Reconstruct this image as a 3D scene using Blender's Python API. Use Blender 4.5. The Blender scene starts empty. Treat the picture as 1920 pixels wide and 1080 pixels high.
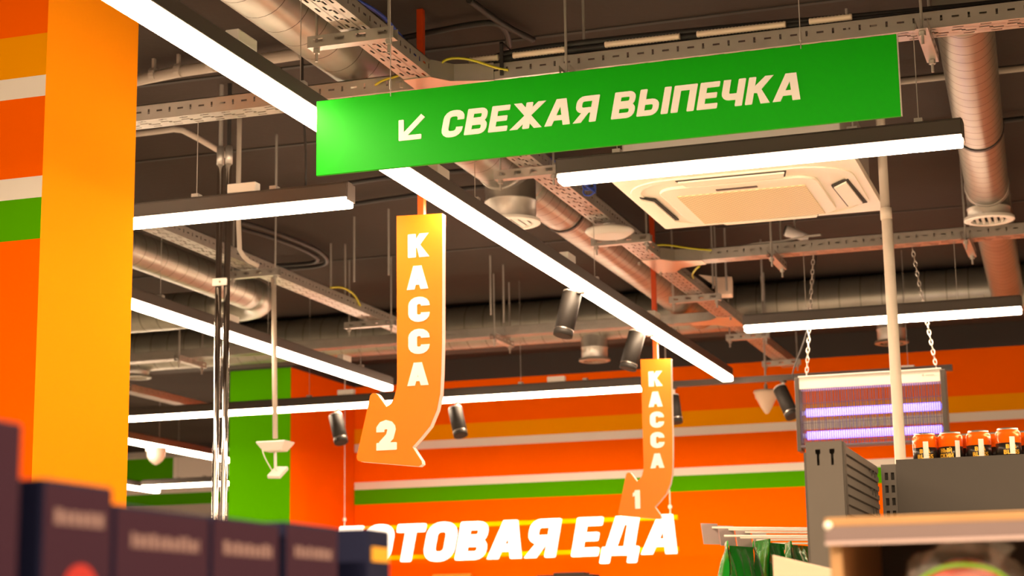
import bpy, bmesh, math, random
from mathutils import Vector, Matrix
from mathutils.geometry import tessellate_polygon
random.seed(7)
SC = bpy.context.scene
COL = SC.collection
PI = math.pi
R_ = math.radians

# ------------------------------------------------------------------ camera
FPX = 3402.82
YAW, PIT, ROL = R_(18.3692), R_(11.0413), R_(-.8787)
EYE = Vector((0, 0, 1.6))
_fw = Vector((-math.sin(YAW)*math.cos(PIT), math.cos(YAW)*math.cos(PIT), math.sin(PIT)))
_r0 = Vector((math.cos(YAW), math.sin(YAW), 0))
_u0 = _r0.cross(_fw)
_rt = _r0*math.cos(ROL) + _u0*math.sin(ROL)
_up = _u0*math.cos(ROL) - _r0*math.sin(ROL)
cam = bpy.data.cameras.new('camera')
camo = bpy.data.objects.new('camera', cam)
COL.objects.link(camo)
camo.matrix_world = Matrix(((_rt.x, _up.x, -_fw.x, EYE.x), (_rt.y, _up.y, -_fw.y, EYE.y), (_rt.z, _up.z, -_fw.z, EYE.z), (0, 0, 0, 1)))
cam.sensor_width = 36
cam.lens = 36*FPX/1920
cam.clip_start = .05
cam.clip_end = 100
cam.dof.use_dof = True
cam.dof.focus_distance = 5.6
cam.dof.aperture_fstop = 5.0
SC.camera = camo

def at(px, py, ax, v):
    """point of the place seen at photo pixel (px,py) on the plane ax = v"""
    d = _rt*(px-960) + _up*(540-py) + _fw*FPX
    k = 'xyz'.index(ax)
    return EYE + d*((v-EYE[k])/d[k])

# ------------------------------------------------------------------ light
WARM = (1.0, .73, .44)
world = bpy.data.worlds.new('world')
SC.world = world
world.use_nodes = True
bg = world.node_tree.nodes['Background']
bg.inputs[0].default_value = (1.0, .74, .52, 1)
bg.inputs[1].default_value = .16

def area(name, loc, sx, sy, power, col=WARM, rot=(0, 0, 0)):
    l = bpy.data.lights.new(name, 'AREA')
    l.shape = 'RECTANGLE'
    l.size, l.size_y = sx, sy
    l.energy = power
    l.color = col
    o = bpy.data.objects.new(name, l)
    o.location = loc
    o.rotation_euler = rot
    COL.objects.link(o)
    return o
# fill lights added at lamp height, in place of unseen lamp rows, shining down
for x, y, lx, ly, p in ((1.4, 5.0, .1, 7, 90), (1.4, 11., .1, 5, 35), (-1.2, -.8, 1.4, .1, 150),
                        (-3.2, 12.9, 4, .1, 50), (1.0, .5, .1, 5, 140), (-3.4, -.8, 1.4, .1, 130), (-8.2, 8.3, .1, 6, 60), (-11, 13., .1, 6, 60), (-7, 17.5, 4, .1, 50)):
    area('fill_light', (x, y, 3.2), lx, ly, p*2.2)
DIFF = 50.0            # diffuser brightness
SC.view_settings.view_transform = 'Standard'
SC.view_settings.look = 'None'
SC.view_settings.gamma = 1
SC.view_settings.use_curve_mapping = False
SC.view_settings.exposure = 0.0

# ------------------------------------------------------------------ helpers
def mat(name, col, rough=.5, metal=0., emit=None, es=0., spec=.5, noise=0., nscale=8., bump=0., bscale=60., trans=0., alpha=1.):
    m = bpy.data.materials.new(name)
    m.use_nodes = True
    nt = m.node_tree
    b = nt.nodes['Principled BSDF']
    b.inputs['Base Color'].default_value = (*col, 1)
    b.inputs['Roughness'].default_value = rough
    b.inputs['Metallic'].default_value = metal
    b.inputs['Specular IOR Level'].default_value = spec
    b.inputs['Alpha'].default_value = alpha
    b.inputs['Transmission Weight'].default_value = trans
    if emit:
        b.inputs['Emission Color'].default_value = (*emit, 1)
        b.inputs['Emission Strength'].default_value = es
    if noise or bump:
        tc = nt.nodes.new('ShaderNodeTexCoord')
        n = nt.nodes.new('ShaderNodeTexNoise')
        n.inputs['Scale'].default_value = nscale
        n.inputs['Detail'].default_value = 5
        nt.links.new(tc.outputs['Object'], n.inputs['Vector'])
        if noise:
            mx = nt.nodes.new('ShaderNodeMix')
            mx.data_type = 'RGBA'
            mx.inputs[6].default_value = (*[c*(1-noise) for c in col], 1)
            mx.inputs[7].default_value = (*[min(1, c*(1+noise)) for c in col], 1)
            nt.links.new(n.outputs['Fac'], mx.inputs[0])
            nt.links.new(mx.outputs[2], b.inputs['Base Color'])
        if bump:
            n2 = nt.nodes.new('ShaderNodeTexNoise')
            n2.inputs['Scale'].default_value = bscale
            nt.links.new(tc.outputs['Object'], n2.inputs['Vector'])
            bp = nt.nodes.new('ShaderNodeBump')
            bp.inputs['Strength'].default_value = bump
            bp.inputs['Distance'].default_value = .01
            nt.links.new(n2.outputs['Fac'], bp.inputs['Height'])
            nt.links.new(bp.outputs['Normal'], b.inputs['Normal'])
    return m

M = {}
M['orange'] = mat('orange_paint', (.93, .128, .0), .6, spec=.0, noise=.04, nscale=3, bump=.05, bscale=120)
M['ochre'] = mat('ochre_paint', (.86, .33, .0), .6, spec=.0)
M['white'] = mat('white_paint', (.82, .78, .74), .6, spec=.3)
M['green'] = mat('green_paint', (.08, .38, .0), .6, spec=.0)
M['charcoal'] = mat('charcoal_paint', (.05, .043, .04), .8, spec=.2)
M['ceil'] = mat('ceiling_concrete', (.046, .034, .028), .9, spec=.15, noise=.22, nscale=1.3, bump=.15, bscale=30)
M['floor'] = mat('floor_tile', (.62, .58, .53), .4, noise=.06, nscale=2)
M['black'] = mat('black_metal', (.075, .06, .05), .42, .2)
M['cable'] = mat('black_cable', (.018, .015, .014), .55)
M['galv'] = mat('galvanized_steel', (.44, .41, .37), .38, .62, noise=.16, nscale=14)
M['galvd'] = mat('galvanized_rod', (.45, .42, .38), .45, .6)
M['duct'] = mat('spiral_duct_steel', (.29, .28, .235), .36, .75, noise=.28, nscale=7, bump=.06, bscale=10)
M['seam'] = mat('duct_seam', (.07, .055, .045), .6, .3)
M['diff'] = mat('lamp_diffuser', (.9, .9, .9), .5, emit=(1., .74, .5), es=DIFF)
M['plastic'] = mat('white_plastic', (.8, .76, .7), .4)
M['plasticd'] = mat('grey_plastic', (.5, .46, .42), .5)
M['sign_green'] = mat('sign_green', (.002, .4, .0), .45, spec=.16)
M['sign_orange'] = mat('sign_orange', (.93, .2, .006), .42, spec=.35)
M['letter'] = mat('sign_letter_white', (.9, .88, .84), .5)
M['glow'] = mat('lit_letter', (.9, .88, .85), .5, emit=(1, .88, .72), es=2.2)
M['orange_lit'] = mat('orange_paint_lit', (.95, .29, .006), .6, spec=0., bump=.05, bscale=120)
M['matte'] = mat('matte_black', (.028, .024, .021), .6, spec=.3)
M['tag'] = mat('lilac_tag', (.4, .3, .31), .5)
M['pole_orange'] = mat('orange_pole', (.62, .06, .002), .4)
M['chrome'] = mat('chrome', (.8, .78, .76), .08, 1.)
M['ac'] = mat('ac_plastic', (.95, .89, .76), .45)
M['dark'] = mat('dark_gap', (.03, .026, .022), .8)
M['grey'] = mat('shelf_grey', (.088, .074, .066), .5, .1, noise=.06, nscale=10)
M['greyd'] = mat('shelf_dark_grey', (.042, .033, .028), .5, .1)
M['pvc'] = mat('pvc_pipe', (.62, .53, .44), .5)
M['pvcd'] = mat('grey_pipe', (.42, .36, .3), .55)
M['conduit'] = mat('corrugated_conduit', (.75, .62, .5), .5)
M['yg'] = mat('earth_wire_yellow', (.55, .5, .02), .4)
M['blue'] = mat('blue_cable', (.02, .06, .4), .45)
M['joint_steel'] = mat('joint_plate_steel', (.66, .56, .46), .3, .7)  # steel, its colour warmed for the orange it reflects
M['uv'] = mat('uv_tube', (.5, .5, .9), .4, emit=(.17, .13, 1.), es=5.)
M['uvback'] = mat('steel_wire', (.13, .11, .14), .5, .2)
M['plum'] = mat('plum_card', (.024, .0062, .0185), .7, spec=.12)
M['navy'] = mat('navy_card', (.004, .0055, .026), .7, spec=.12)
M['pinkish'] = mat('pale_print', (.16, .095, .1), .5)
M['red'] = mat('red_print', (.3, .008, .006), .45)
M['yellow'] = mat('yellow_print', (.6, .28, .01), .45)
M['wood'] = mat('pale_wood', (.33, .18, .075), .5, noise=.12, nscale=20)
M['brown'] = mat('dark_wood_back', (.035, .02, .016), .6)
M['rail'] = mat('price_rail_plastic', (.16, .118, .128), .25)
M['chip'] = mat('green_foil', (.006, .24, .012), .25, .15, bump=.6, bscale=22)
M['card'] = mat('cream_card', (.72, .55, .42), .6)
M['can_or'] = mat('can_orange', (.95, .15, .004), .22, .25)
M['can_bk'] = mat('can_black', (.022, .017, .015), .3, .3)
M['alu'] = mat('aluminium', (.55, .5, .46), .35, .9)
M['gold'] = mat('gold_print', (.75, .4, .03), .3, .3)
M['melon'] = mat('red_green_bag_print', (.8, .1, .07), .3, bump=.9, bscale=45)
M['leaf'] = mat('lime_print', (.14, .3, .01), .35)
M['film'] = mat('clear_film', (.9, .88, .85), .1, alpha=.14, bump=1., bscale=90)
M['lime'] = mat('lime_label', (.35, .6, .05), .5)

ORI = {}
def setp(o, label=None, cat=None, group=None, kind=None):
    if label: o['label'] = label
    if cat: o['category'] = cat
    if group: o['group'] = group
    if kind: o['kind'] = kind
    return o

def thing(name, label, cat, loc, group=None):
    o = bpy.data.objects.new(name, None)
    COL.objects.link(o)
    o.empty_display_size = .05
    o.location = loc
    ORI[o] = Vector(loc)
    return setp(o, label, cat, group)

class MB:
    """mesh builder"""
    def __init__(s): s.v = []; s.f = []; s.m = []
    def add(s, vs, fs, m=0):
        b = len(s.v)
        s.v += [Vector(v) for v in vs]
        s.f += [[i+b for i in f] for f in fs]
        s.m += [m]*len(fs)
        return s
    def box(s, a, b, m=0):
        x0, x1 = sorted((a[0], b[0])); y0, y1 = sorted((a[1], b[1])); z0, z1 = sorted((a[2], b[2]))
        return s.add([(x0, y0, z0), (x1, y0, z0), (x1, y1, z0), (x0, y1, z0), (x0, y0, z1), (x1, y0, z1), (x1, y1, z1), (x0, y1, z1)],
                     [(0, 3, 2, 1), (4, 5, 6, 7), (0, 1, 5, 4), (1, 2, 6, 5), (2, 3, 7, 6), (3, 0, 4, 7)], m)
    def obox(s, c, ax, ay, az, m=0):
        c, ax, ay, az = map(Vector, (c, ax, ay, az))
        vs = [c+ax*i+ay*j+az*k for k in (-1, 1) for j, i in ((-1, -1), (-1, 1), (1, 1), (1, -1))]
        return s.add(vs, [(0, 3, 2, 1), (4, 5, 6, 7), (0, 1, 5, 4), (1, 2, 6, 5), (2, 3, 7, 6), (3, 0, 4, 7)], m)
    def cyl(s, p, q, r0, r1=None, n=16, m=0, caps=True):
        return s.lathe(p, q, [(0, r0), (1, r0 if r1 is None else r1)], n, m, caps)
    def lathe(s, p, q, prof, n=24, m=0, caps=True):
        """prof: (t along p->q in 0..1, radius[, material])"""
        p, q = Vector(p), Vector(q)
        d = q-p
        w = d.normalized()
        u = w.cross(Vector((0, 0, 1)) if abs(w.z) < .9 else Vector((0, 1, 0))).normalized()
        t = w.cross(u)
        b = len(s.v)
        for a in prof:
            for i in range(n):
                g = 2*PI*i/n
                s.v.append(p+d*a[0]+(u*math.cos(g)+t*math.sin(g))*a[1])
        for k in range(len(prof)-1):
            mm = prof[k+1][2] if len(prof[k+1]) > 2 else m
            for i in range(n):
                j = (i+1) % n
                s.f.append([b+k*n+i, b+k*n+j, b+(k+1)*n+j, b+(k+1)*n+i]); s.m.append(mm)
        if caps:
            s.f.append([b+i for i in range(n)][::-1]); s.m.append(prof[0][2] if len(prof[0]) > 2 else m)
            k = len(prof)-1
            s.f.append([b+k*n+i for i in range(n)]); s.m.append(prof[k][2] if len(prof[k]) > 2 else m)
        return s
    def tube(s, pts, r, n=8, m=0, smooth=0):
        pts = [Vector(p) for p in pts]
        for _ in range(smooth):
            q = [pts[0]]
            for a, c in zip(pts[:-1], pts[1:]):
                q += [a*.75+c*.25, a*.25+c*.75]
            pts = q+[pts[-1]]
        b = len(s.v)
        up = None
        for i, p in enumerate(pts):
            t = (pts[min(i+1, len(pts)-1)]-pts[max(i-1, 0)]).normalized()
            if up is None:
                up = t.cross(Vector((0, 0, 1)) if abs(t.z) < .9 else Vector((1, 0, 0))).normalized()
            up = (up-t*up.dot(t)).normalized()
            w = t.cross(up)
            rr = r[i] if isinstance(r, (list, tuple)) else r
            for k in range(n):
                g = 2*PI*k/n
                s.v.append(p+(up*math.cos(g)+w*math.sin(g))*rr)
        for i in range(len(pts)-1):
            for k in range(n):
                j = (k+1) % n
                s.f.append([b+i*n+k, b+i*n+j, b+(i+1)*n+j, b+(i+1)*n+k]); s.m.append(m)
        s.f.append([b+k for k in range(n)][::-1]); s.m.append(m)
        e = b+(len(pts)-1)*n
        s.f.append([e+k for k in range(n)]); s.m.append(m)
        return s
    def prism(s, loops, fn, d0, d1, m=0, ms=None):
        """2D polygon (outer + holes) given depth d0..d1 ; fn(x,y,d)->3D"""
        ms = m if ms is None else ms
        flat = [p for l in loops for p in l]
        tris = tessellate_polygon([[Vector((x, y, 0)) for x, y in l] for l in loops])
        n = len(flat)
        vs = [fn(x, y, d0) for x, y in flat]+[fn(x, y, d1) for x, y in flat]
        s.add(vs, [t for t in tris]+[[i+n for i in t][::-1] for t in tris], m)
        b = len(s.v)-2*n
        o = 0
        for l in loops:
            k = len(l)
            for i in range(k):
                j = (i+1) % k
                s.f.append([b+o+i, b+o+j, b+n+o+j, b+n+o+i]); s.m.append(ms)
            o += k
        return s
    def build(s, name, mats, parent=None, smooth=False, bevel=0, solid=0):
        org = ORI.get(parent, Vector())
        me = bpy.data.meshes.new(name)
        me.from_pydata([v-org for v in s.v], [], s.f)
        if not isinstance(mats, (list, tuple)): mats = [mats]
        for a in mats: me.materials.append(a if not isinstance(a, str) else M[a])
        for p, k in zip(me.polygons, s.m): p.material_index = k
        bm = bmesh.new(); bm.from_mesh(me)
        bmesh.ops.recalc_face_normals(bm, faces=bm.faces)
        bm.to_mesh(me); bm.free()
        if smooth:
            for p in me.polygons: p.use_smooth = len(p.vertices) < 5
        o = bpy.data.objects.new(name, me)
        COL.objects.link(o)
        ORI[o] = org
        if parent is not None: o.parent = parent
        if solid:
            md = o.modifiers.new('solid', 'SOLIDIFY'); md.thickness = solid; md.offset = 0
        if bevel:
            md = o.modifiers.new('bevel', 'BEVEL'); md.width = bevel; md.segments = 2; md.limit_method = 'ANGLE'
        return o

def struct(name, mb, mats, label, **k):
    o = mb.build(name, mats, **k)
    o['kind'] = 'structure'
    o['label'] = label
    return o

# ------------------------------------------------------------------ lettering
def rrpath(x0, y0, x1, y1, r, n=5):
    out = []
    for cx, cy, a0 in ((x1-r, y1-r, 0), (x0+r, y1-r, 90), (x0+r, y0+r, 180), (x1-r, y0+r, 270)):
        for i in range(n+1):
            a = R_(a0+90*i/n)
            out.append((cx+r*math.cos(a), cy+r*math.sin(a)))
    return out
def stroke(pts, w, closed=False):
    n = len(pts)
    L, Rr = [], []
    for i in range(n):
        p = Vector(pts[i])
        a = Vector(pts[(i-1) % n]) if (closed or i > 0) else None
        c = Vector(pts[(i+1) % n]) if (closed or i < n-1) else None
        d1 = (p-a).normalized() if a is not None else (c-p).normalized()
        d2 = (c-p).normalized() if c is not None else d1
        n1, n2 = Vector((-d1.y, d1.x)), Vector((-d2.y, d2.x))
        b = (n1+n2).normalized()
        k = w/2/max(.35, b.dot(n1))
        L.append(tuple(p+b*k)); Rr.append(tuple(p-b*k))
    if closed: return [L, Rr[::-1]]
    return [L+Rr[::-1]]
def rp(x0, y0, x1, y1, r=.03): return [rrpath(x0, y0, x1, y1, min(r, abs(x1-x0)/2.1, abs(y1-y0)/2.1), 2)]
def bowl(x0, y0, x1, y1, s, r):   # D-shaped bowl stroke opening to the left stem
    h = s/2
    q = [(x0, y1-h)]
    for cx, cy, a0 in ((x1-h-r, y1-h-r, 90), (x1-h-r, y0+h+r, 0)):
        for i in range(5):
            a = R_(a0-90*i/4)
            q.append((cx+r*math.cos(a), cy+r*math.sin(a)))
    q.append((x0, y0+h))
    return stroke(q, s)
def glyph(c, s):
    """-> (width, list of [outer, holes...]) cap height 1"""
    h = s/2; v = s*.86; g = v/2
    if c in 'CС':
        w = .74; r = .2
        q = [(w-h, .64), (w-h, 1-g-r)]+[(w-h-r+r*math.cos(R_(a)), 1-g-r+r*math.sin(R_(a))) for a in (22, 45, 68, 90)]
        q += [(h+r+r*math.cos(R_(a)), 1-g-r+r*math.sin(R_(a))) for a in (90, 112, 135, 158, 180)]
        q += [(h+r+r*math.cos(R_(a)), g+r+r*math.sin(R_(a))) for a in (180, 202, 225, 248, 270)]
        q += [(w-h-r+r*math.cos(R_(a)), g+r+r*math.sin(R_(a))) for a in (270, 292, 315, 338)]+[(w-h, g+r), (w-h, .36)]
        return w, [stroke(q, s)]
    if c in 'OО': return .78, [stroke(rrpath(h, g, .78-h, 1-g, .22), s, True)]
    if c in 'BВ':
        return .76, [rp(0, 0, s, 1), bowl(.1, .44, .72, 1, v, .14), bowl(.1, 0, .76, .56, v, .15)]
    if c in 'EЕ':
        return .66, [rp(0, 0, s, 1), rp(0, 1-v, .64, 1), rp(0, .5-g, .6, .5+g), rp(0, 0, .66, v)]
    if c == 'Ж':
        w = 1.12; m = w/2
        d = lambda x, y, k: [[(m-k*.02, .5+y*.16), (m+k*.1, .5-y*.02), (x+k*s*.55, .5+y*.5), (x-k*s*.6, .5+y*.5)]]
        return w, [rp(m-h, 0, m+h, 1)]+[d(m+k*(m-s*.55), y, k) for k in (-1, 1) for y in (-1, 1)]
    if c in 'AА':
        w = .88; a = .17; b = s*1.06; k = w/2-a
        ap = (w/2-b)/k
        return w, [[[(0, 0), (w/2-a, 1), (w/2+a, 1), (w, 0), (w-b, 0), (w-b-.19*k, .19), (b+.19*k, .19), (b, 0)],
                    [(b+.38*k, .38), (w-b-.38*k, .38), (w/2, max(.46, ap))]]]
    if c == 'Я':
        w = .78
        q = [(w-x, y) for x, y in bowl(.1, .36, .76, 1, v, .16)[0]]
        return w, [rp(w-s, 0, w, 1), [q], [[(0, 0), (s*1.15, 0), (.52, .42), (.3, .46)]]]
    if c == 'Ы':
        return 1.04, [rp(0, 0, s, 1), bowl(.1, 0, .7, .62, v, .16), rp(1.04-s, 0, 1.04, 1)]
    if c == 'П': return .76, [rp(0, 0, s, 1), rp(.76-s, 0, .76, 1), rp(0, 1-v, .76, 1)]
    if c == 'Н': return .76, [rp(0, 0, s, 1), rp(.76-s, 0, .76, 1), rp(0, .5-g, .76, .5+g)]
    if c in 'ИЙ':
        o = [rp(0, 0, s, 1), rp(.76-s, 0, .76, 1), [[(s*.6, .0), (s*.6, .3), (.76-s*.6, 1), (.76-s*.6, .7)]]]
        if c == 'Й': o.append(rp(.22, 1.06, .54, 1.18))
        return .76, o
    if c == 'Ч':
        w = .72; r = .16; y = .36
        q = [(h, 1), (h, y+r)]+[(h+r+r*math.cos(R_(a)), y+r+r*math.sin(R_(a))) for a in (202, 225, 248, 270)]+[(w-h, y)]
        return w, [stroke(q, s), rp(w-s, 0, w, 1)]
    if c in 'KК':
        w = .8
        return w, [rp(0, 0, s, 1), [[(.2, .42), (.2, .62), (w-s*1.2, 1), (w-.02, 1), (.46, .53), (w, 0), (w-s*1.25, 0), (.34, .4)]]]
    if c == 'Г': return .64, [rp(0, 0, s, 1), rp(0, 1-v, .64, 1)]
    if c == 'L': return .6, [rp(0, 0, s, 1), rp(0, 0, .6, v)]
    if c == 'S':
        q = [(.6, .8), (.5, .9), (.2, .9), (.1, .8), (.1, .62), (.2, .52), (.46, .48), (.56, .38), (.56, .2), (.46, .1), (.16, .1), (.05, .2)]
        return .66, [stroke(q, s*.8)]
    if c == 'Т': return .74, [rp(.37-h, 0, .37+h, 1), rp(0, 1-v, .74, 1)]
    if c == 'Д':
        return .92, [rp(0, 0, .92, v), rp(0, -.2, s*.9, v*.7), rp(.92-s*.9, -.2, .92, v*.7), rp(.8-s, 0, .8, 1), rp(.24, 1-v, .8, 1),
                     [[(.08, v*.6), (.08+s, v*.6), (.24+s, 1), (.22, 1)]]]
    if c == '1': return .5, [rp(.5-s*1.2, 0, .5, 1), [[(0, .66), (0, .84), (.3, 1), (.48, 1), (.48, .8)]]]
    if c == '2':
        q = [(h, .62), (h, .74)]+[(.36+(.36-h)*math.cos(R_(a)), .7+(.3-g)*math.sin(R_(a))) for a in (160, 130, 90, 50, 20, 0, -25)]+[(.5, .46), (.2, .17)]
        return .76, [stroke(q, s), rp(.0, 0, .76, v), [[(0, 0), (.34, .0), (.42, .3), (.2, .32), (0, .18)]]]
    return .3, []
def put_text(mb, txt, s, fn, d0, d1, gap=.1, space=.34, skew=0., x0=0., total=None, m=0):
    """fn(x,y,d) with cap height 1; returns width"""
    wd = sum((space if c == ' ' else glyph(c, s)[0]+gap) for c in txt)-gap
    k = (total/wd) if total else 1.
    x = x0
    for c in txt:
        if c == ' ':
            x += space*k; continue
        w, polys = glyph(c, s)
        for i, loops in enumerate(polys):
            mb.prism([[((px*k+x+py*skew), py) for px, py in l] for l in loops], fn, d0*(1-.06*i), d1, m)
        x += (w+gap)*k
    return wd*k

# ================================================================== SETTING
ZC = 4.0
mb = MB(); mb.box((-14, -6, -.05), (6, 20, 0))
struct('floor', mb, 'floor', 'pale shop floor')
mb = MB(); mb.box((-14, -6, ZC), (6, 20, ZC+.1))
struct('ceiling', mb, 'ceil', 'dark brown raw concrete ceiling above the pipes and trays')
# back wall with painted stripes
def striped(mb, x0, x1, y0, y1, zs, ms):
    for (a, b), k in zip(zip(zs[:-1], zs[1:]), ms): mb.box((x0, y0, a), (x1, y1, b), k)
mb = MB()
striped(mb, -6.279, 6, 14.5, 14.6, [0, 2.783, 2.912, 2.976, 3.236, 3.306, 3.438, 3.807, ZC], [0, 1, 2, 0, 2, 3, 0, 4])
struct('wall_back', mb, ['orange', 'green', 'white', 'ochre', 'charcoal'], 'orange back wall with green, white and ochre stripes')
mb = MB()
mb.box((-6.83, 13.223, 0), (-6.282, 14.6, 3.808))
mb.box((-6.83, 13.223, 3.808), (-6.282, 14.6, ZC), 1)
mb.add([(-6.83, 13.221, 0), (-6.284, 13.221, 0), (-6.284, 13.221, 3.808), (-6.83, 13.221, 3.808)], [(0, 1, 2, 3)], 2)
struct('wall_pier', mb, ['orange', 'charcoal', 'green'], 'pier with a green front and orange side left of the back wall')
# column on the left
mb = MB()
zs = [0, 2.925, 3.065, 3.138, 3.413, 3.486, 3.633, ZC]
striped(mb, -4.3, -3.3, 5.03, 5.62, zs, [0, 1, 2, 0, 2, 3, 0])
cg = struct('wall_column', mb, ['orange', 'green', 'white', 'ochre', 'orange_lit'], 'large orange column at the left with striped front face')
# right face: same orange, its colour yellowed to show the lamp light
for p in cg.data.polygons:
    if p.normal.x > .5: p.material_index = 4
    elif p.normal.y > .5: p.material_index = 2  # unseen back face, made white to keep its bounce neutral
mb = MB(); mb.box((-14, 12.32, 3.72), (6, 12.6, ZC-.002))
struct('trim_beam', mb, 'charcoal', 'dark ceiling beam above the back duct')
for i, (px, py) in enumerate(((300, 298), (1700, 395), (1400, 20))):
    y = at(px, py, 'z', ZC).y
    mb = MB(); mb.box((-12, y-.012, ZC-.006), (5, y+.012, ZC-.001))
    struct('trim_%d' % (i+1), mb, 'dark', 'thin dark slab joint across the ceiling')
mb = MB(); mb.box((-14, -6, 0), (-13.9, 20, ZC)); struct('wall_left', mb, 'white', 'pale far left wall')
mb = MB(); mb.box((5.9, -6, 0), (6, 14.5, ZC)); struct('wall_right', mb, 'plasticd', 'grey right wall outside the picture')
mb = MB(); mb.box((-14, -6, 0), (6, -5.9, ZC)); struct('wall_front', mb, 'white', 'pale wall behind the viewer')
mb = MB()
mb.box((-14, 19.5, 0), (-6, 19.6, 3.28), 2)
mb.box((-14, 19.5, 3.28), (-6, 19.6, 3.42), 0)
mb.box((-14, 19.5, 3.42), (-6, 19.6, 3.57), 1)
mb.box((-14, 19.5, 3.57), (-10.82, 19.6, 3.9), 0)
mb.box((-10.82, 19.5, 3.57), (-6, 19.6, 3.9), 1)
mb.box((-14, 19.5, 3.9), (-6, 19.6, ZC), 3)
struct('wall_far', mb, ['green', 'white', 'plasticd', 'charcoal'], 'far green and white wall of the neighbouring hall')

# ================================================================== LINEAR LAMPS
LW, LD, LH = .07, .032, .085    # width, diffuser height, total height
LZ = 3.2
TZ_ = 3.602
def lamp(label, axis, c, a, b, boxes=(), wires=(), group='linear ceiling lamps', clips=(), top=ZC):
    """axis 'x' or 'y'; c = centre on the other axis; a..b extent"""
    t = thing('linear_lamp', label, 'lamp', (((a+b)/2, c, LZ) if axis == 'x' else (c, (a+b)/2, LZ)), group)
    def B(m, u0, u1, v0, v1, z0, z1, k=0):
        if axis == 'x': m.box((u0, c+v0, z0), (u1, c+v1, z1), k)
        else: m.box((c+v0, u0, z0), (c+v1, u1, z1), k)
    m = MB()
    B(m, a, b, -LW/2-.005, LW/2+.005, LZ+LD-.001, LZ+LD+.004); B(m, a, b, -LW/2, LW/2, LZ+LD+.004, LZ+LH)  # overhanging lip added to hold back upward light
    B(m, a, b, -LW/2+.012, LW/2-.012, LZ+LH, LZ+LH+.008)
    m.build('housing', 'black', t, bevel=.003)
    m = MB(); B(m, a+.002, b-.002, -LW/2+.001, LW/2-.001, LZ, LZ+LD); m.build('diffuser', 'diff', t, bevel=.006)
    m = MB(); B(m, a-.004, a, -LW/2, LW/2, LZ+LD*.6, LZ+LH); B(m, b, b+.004, -LW/2, LW/2, LZ+LD*.6, LZ+LH); m.build('end_cap', 'black', t)
    for u in boxes:
        m = MB(); B(m, u-.06, u+.06, -.022, .022, LZ+LH+.008, LZ+LH+.045); m.build('junction_box', 'plastic', t, bevel=.004)
    for u in clips:
        m = MB(); B(m, u-.014, u+.014, -.018, .018, LZ+LH+.008, LZ+LH+.022); m.build('clip', 'galvd', t)
    for u in wires:
        m = MB(); p = (u, c, LZ+LH) if axis == 'x' else (c, u, LZ+LH)
        m.cyl(p, (p[0], p[1], top), .0016, n=6); m.build('suspension_wire', 'galvd', t)
    return t
LX = -2.305
lamp('unseen added lamp of the row nearest the viewer, right one, above the picture', 'x', 2.66, -1.815, -.409)  # unseen pair added to light the green sign and column
lamp('unseen added lamp of the row nearest the viewer, left one, above the picture', 'x', 2.66, -4.05, -2.638)
lamp('long bright lamp running away from the viewer behind the green sign', 'y', LX, 2.2, 11.25, boxes=(4.5, 6.1, 7.75, 9.35), clips=(4.9, 6.5, 8.2, 9.8), wires=(4.9, 6.5, 8.2, 9.8), top=TZ_)
lamp('bright lamp below the green sign, in front of the air conditioner', 'x', 6.025, -1.815, -.409, clips=(-.55, -1.6), wires=(-.55, -1.6), top=TZ_)
lamp('bright lamp between the orange column and the green sign', 'x', 6.05, -4.05, -2.638, boxes=(-3.08,), clips=(-3.28, -2.95), wires=(-3.28,), top=TZ_)
lamp('bright lamp running away on the left, behind the chrome poles', 'y', -4.42, 5.9, 10.75, boxes=(8.55, 10.05), clips=(7.8, 10.3), wires=(7.8, 9.0, 10.3), top=TZ_)
lamp('long back lamp across the green pier, with two spotlights below', 'x', 11.45, -8.2, -2.92, boxes=(-5.02, -3.5), clips=(-5.3, -4.75, -3.75, -3.3, -6.0), wires=(-5.3, -4.4, -3.75, -6.0))
lamp('bright lamp at the right above the insect killer', 'x', 9.435, -1.83, -.405, clips=(-.6, -1.5), wires=(-.72, -1.5), top=TZ_)
lamp('far lamp with a white dome below, left of the green pier', 'y', -7.46, 11.9, 14.5, wires=(13.2,), top=TZ_)
lamp('lowest far cross lamp, left of the green pier', 'x', 16.5, -9.5, -7.0, clips=(-9.1, -8.8), wires=(-9.1,))
lamp('short far lamp end beside the edge of the orange column', 'y', -9.62, 15.0, 17.0, wires=(16.0,))
m = MB()
t = thing('dome_camera', 'white dome camera glowing under the far lamp', 'camera', (-7.43, 13.1, 3.2))
m.lathe((-7.43, 13.1, 3.198), (-7.43, 13.1, 3.06), [(0, .075), (.3, .075), (.55, .07), (.75, .055), (.9, .033), (1, .008)], 20); m.build('dome', 'plastic', t, True)
m = MB(); m.cyl((-7.43, 13.1, 3.199), (-7.43, 13.1, 3.17), .085, n=20); m.build('base', 'plastic', t)

# cable drops
def cable(name, label, pts, r, mt, cat='cable', smooth=2, group=None, n=8):
    m = MB(); m.tube(pts, r, n, smooth=smooth)
    return setp(m.build(name, mt, smooth=True), label, cat, group)
p = at(573, 355, 'y', 6.05)
cable('lamp_cable', 'black cable dropping to the lamp left of the green sign', [(p.x-.02, 6.05, ZC), (p.x-.015, 6.05, 3.6), (p.x+.0, 6.05, 3.45), (p.x, 6.05, LZ+LH+.005)], .005, 'cable')

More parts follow.
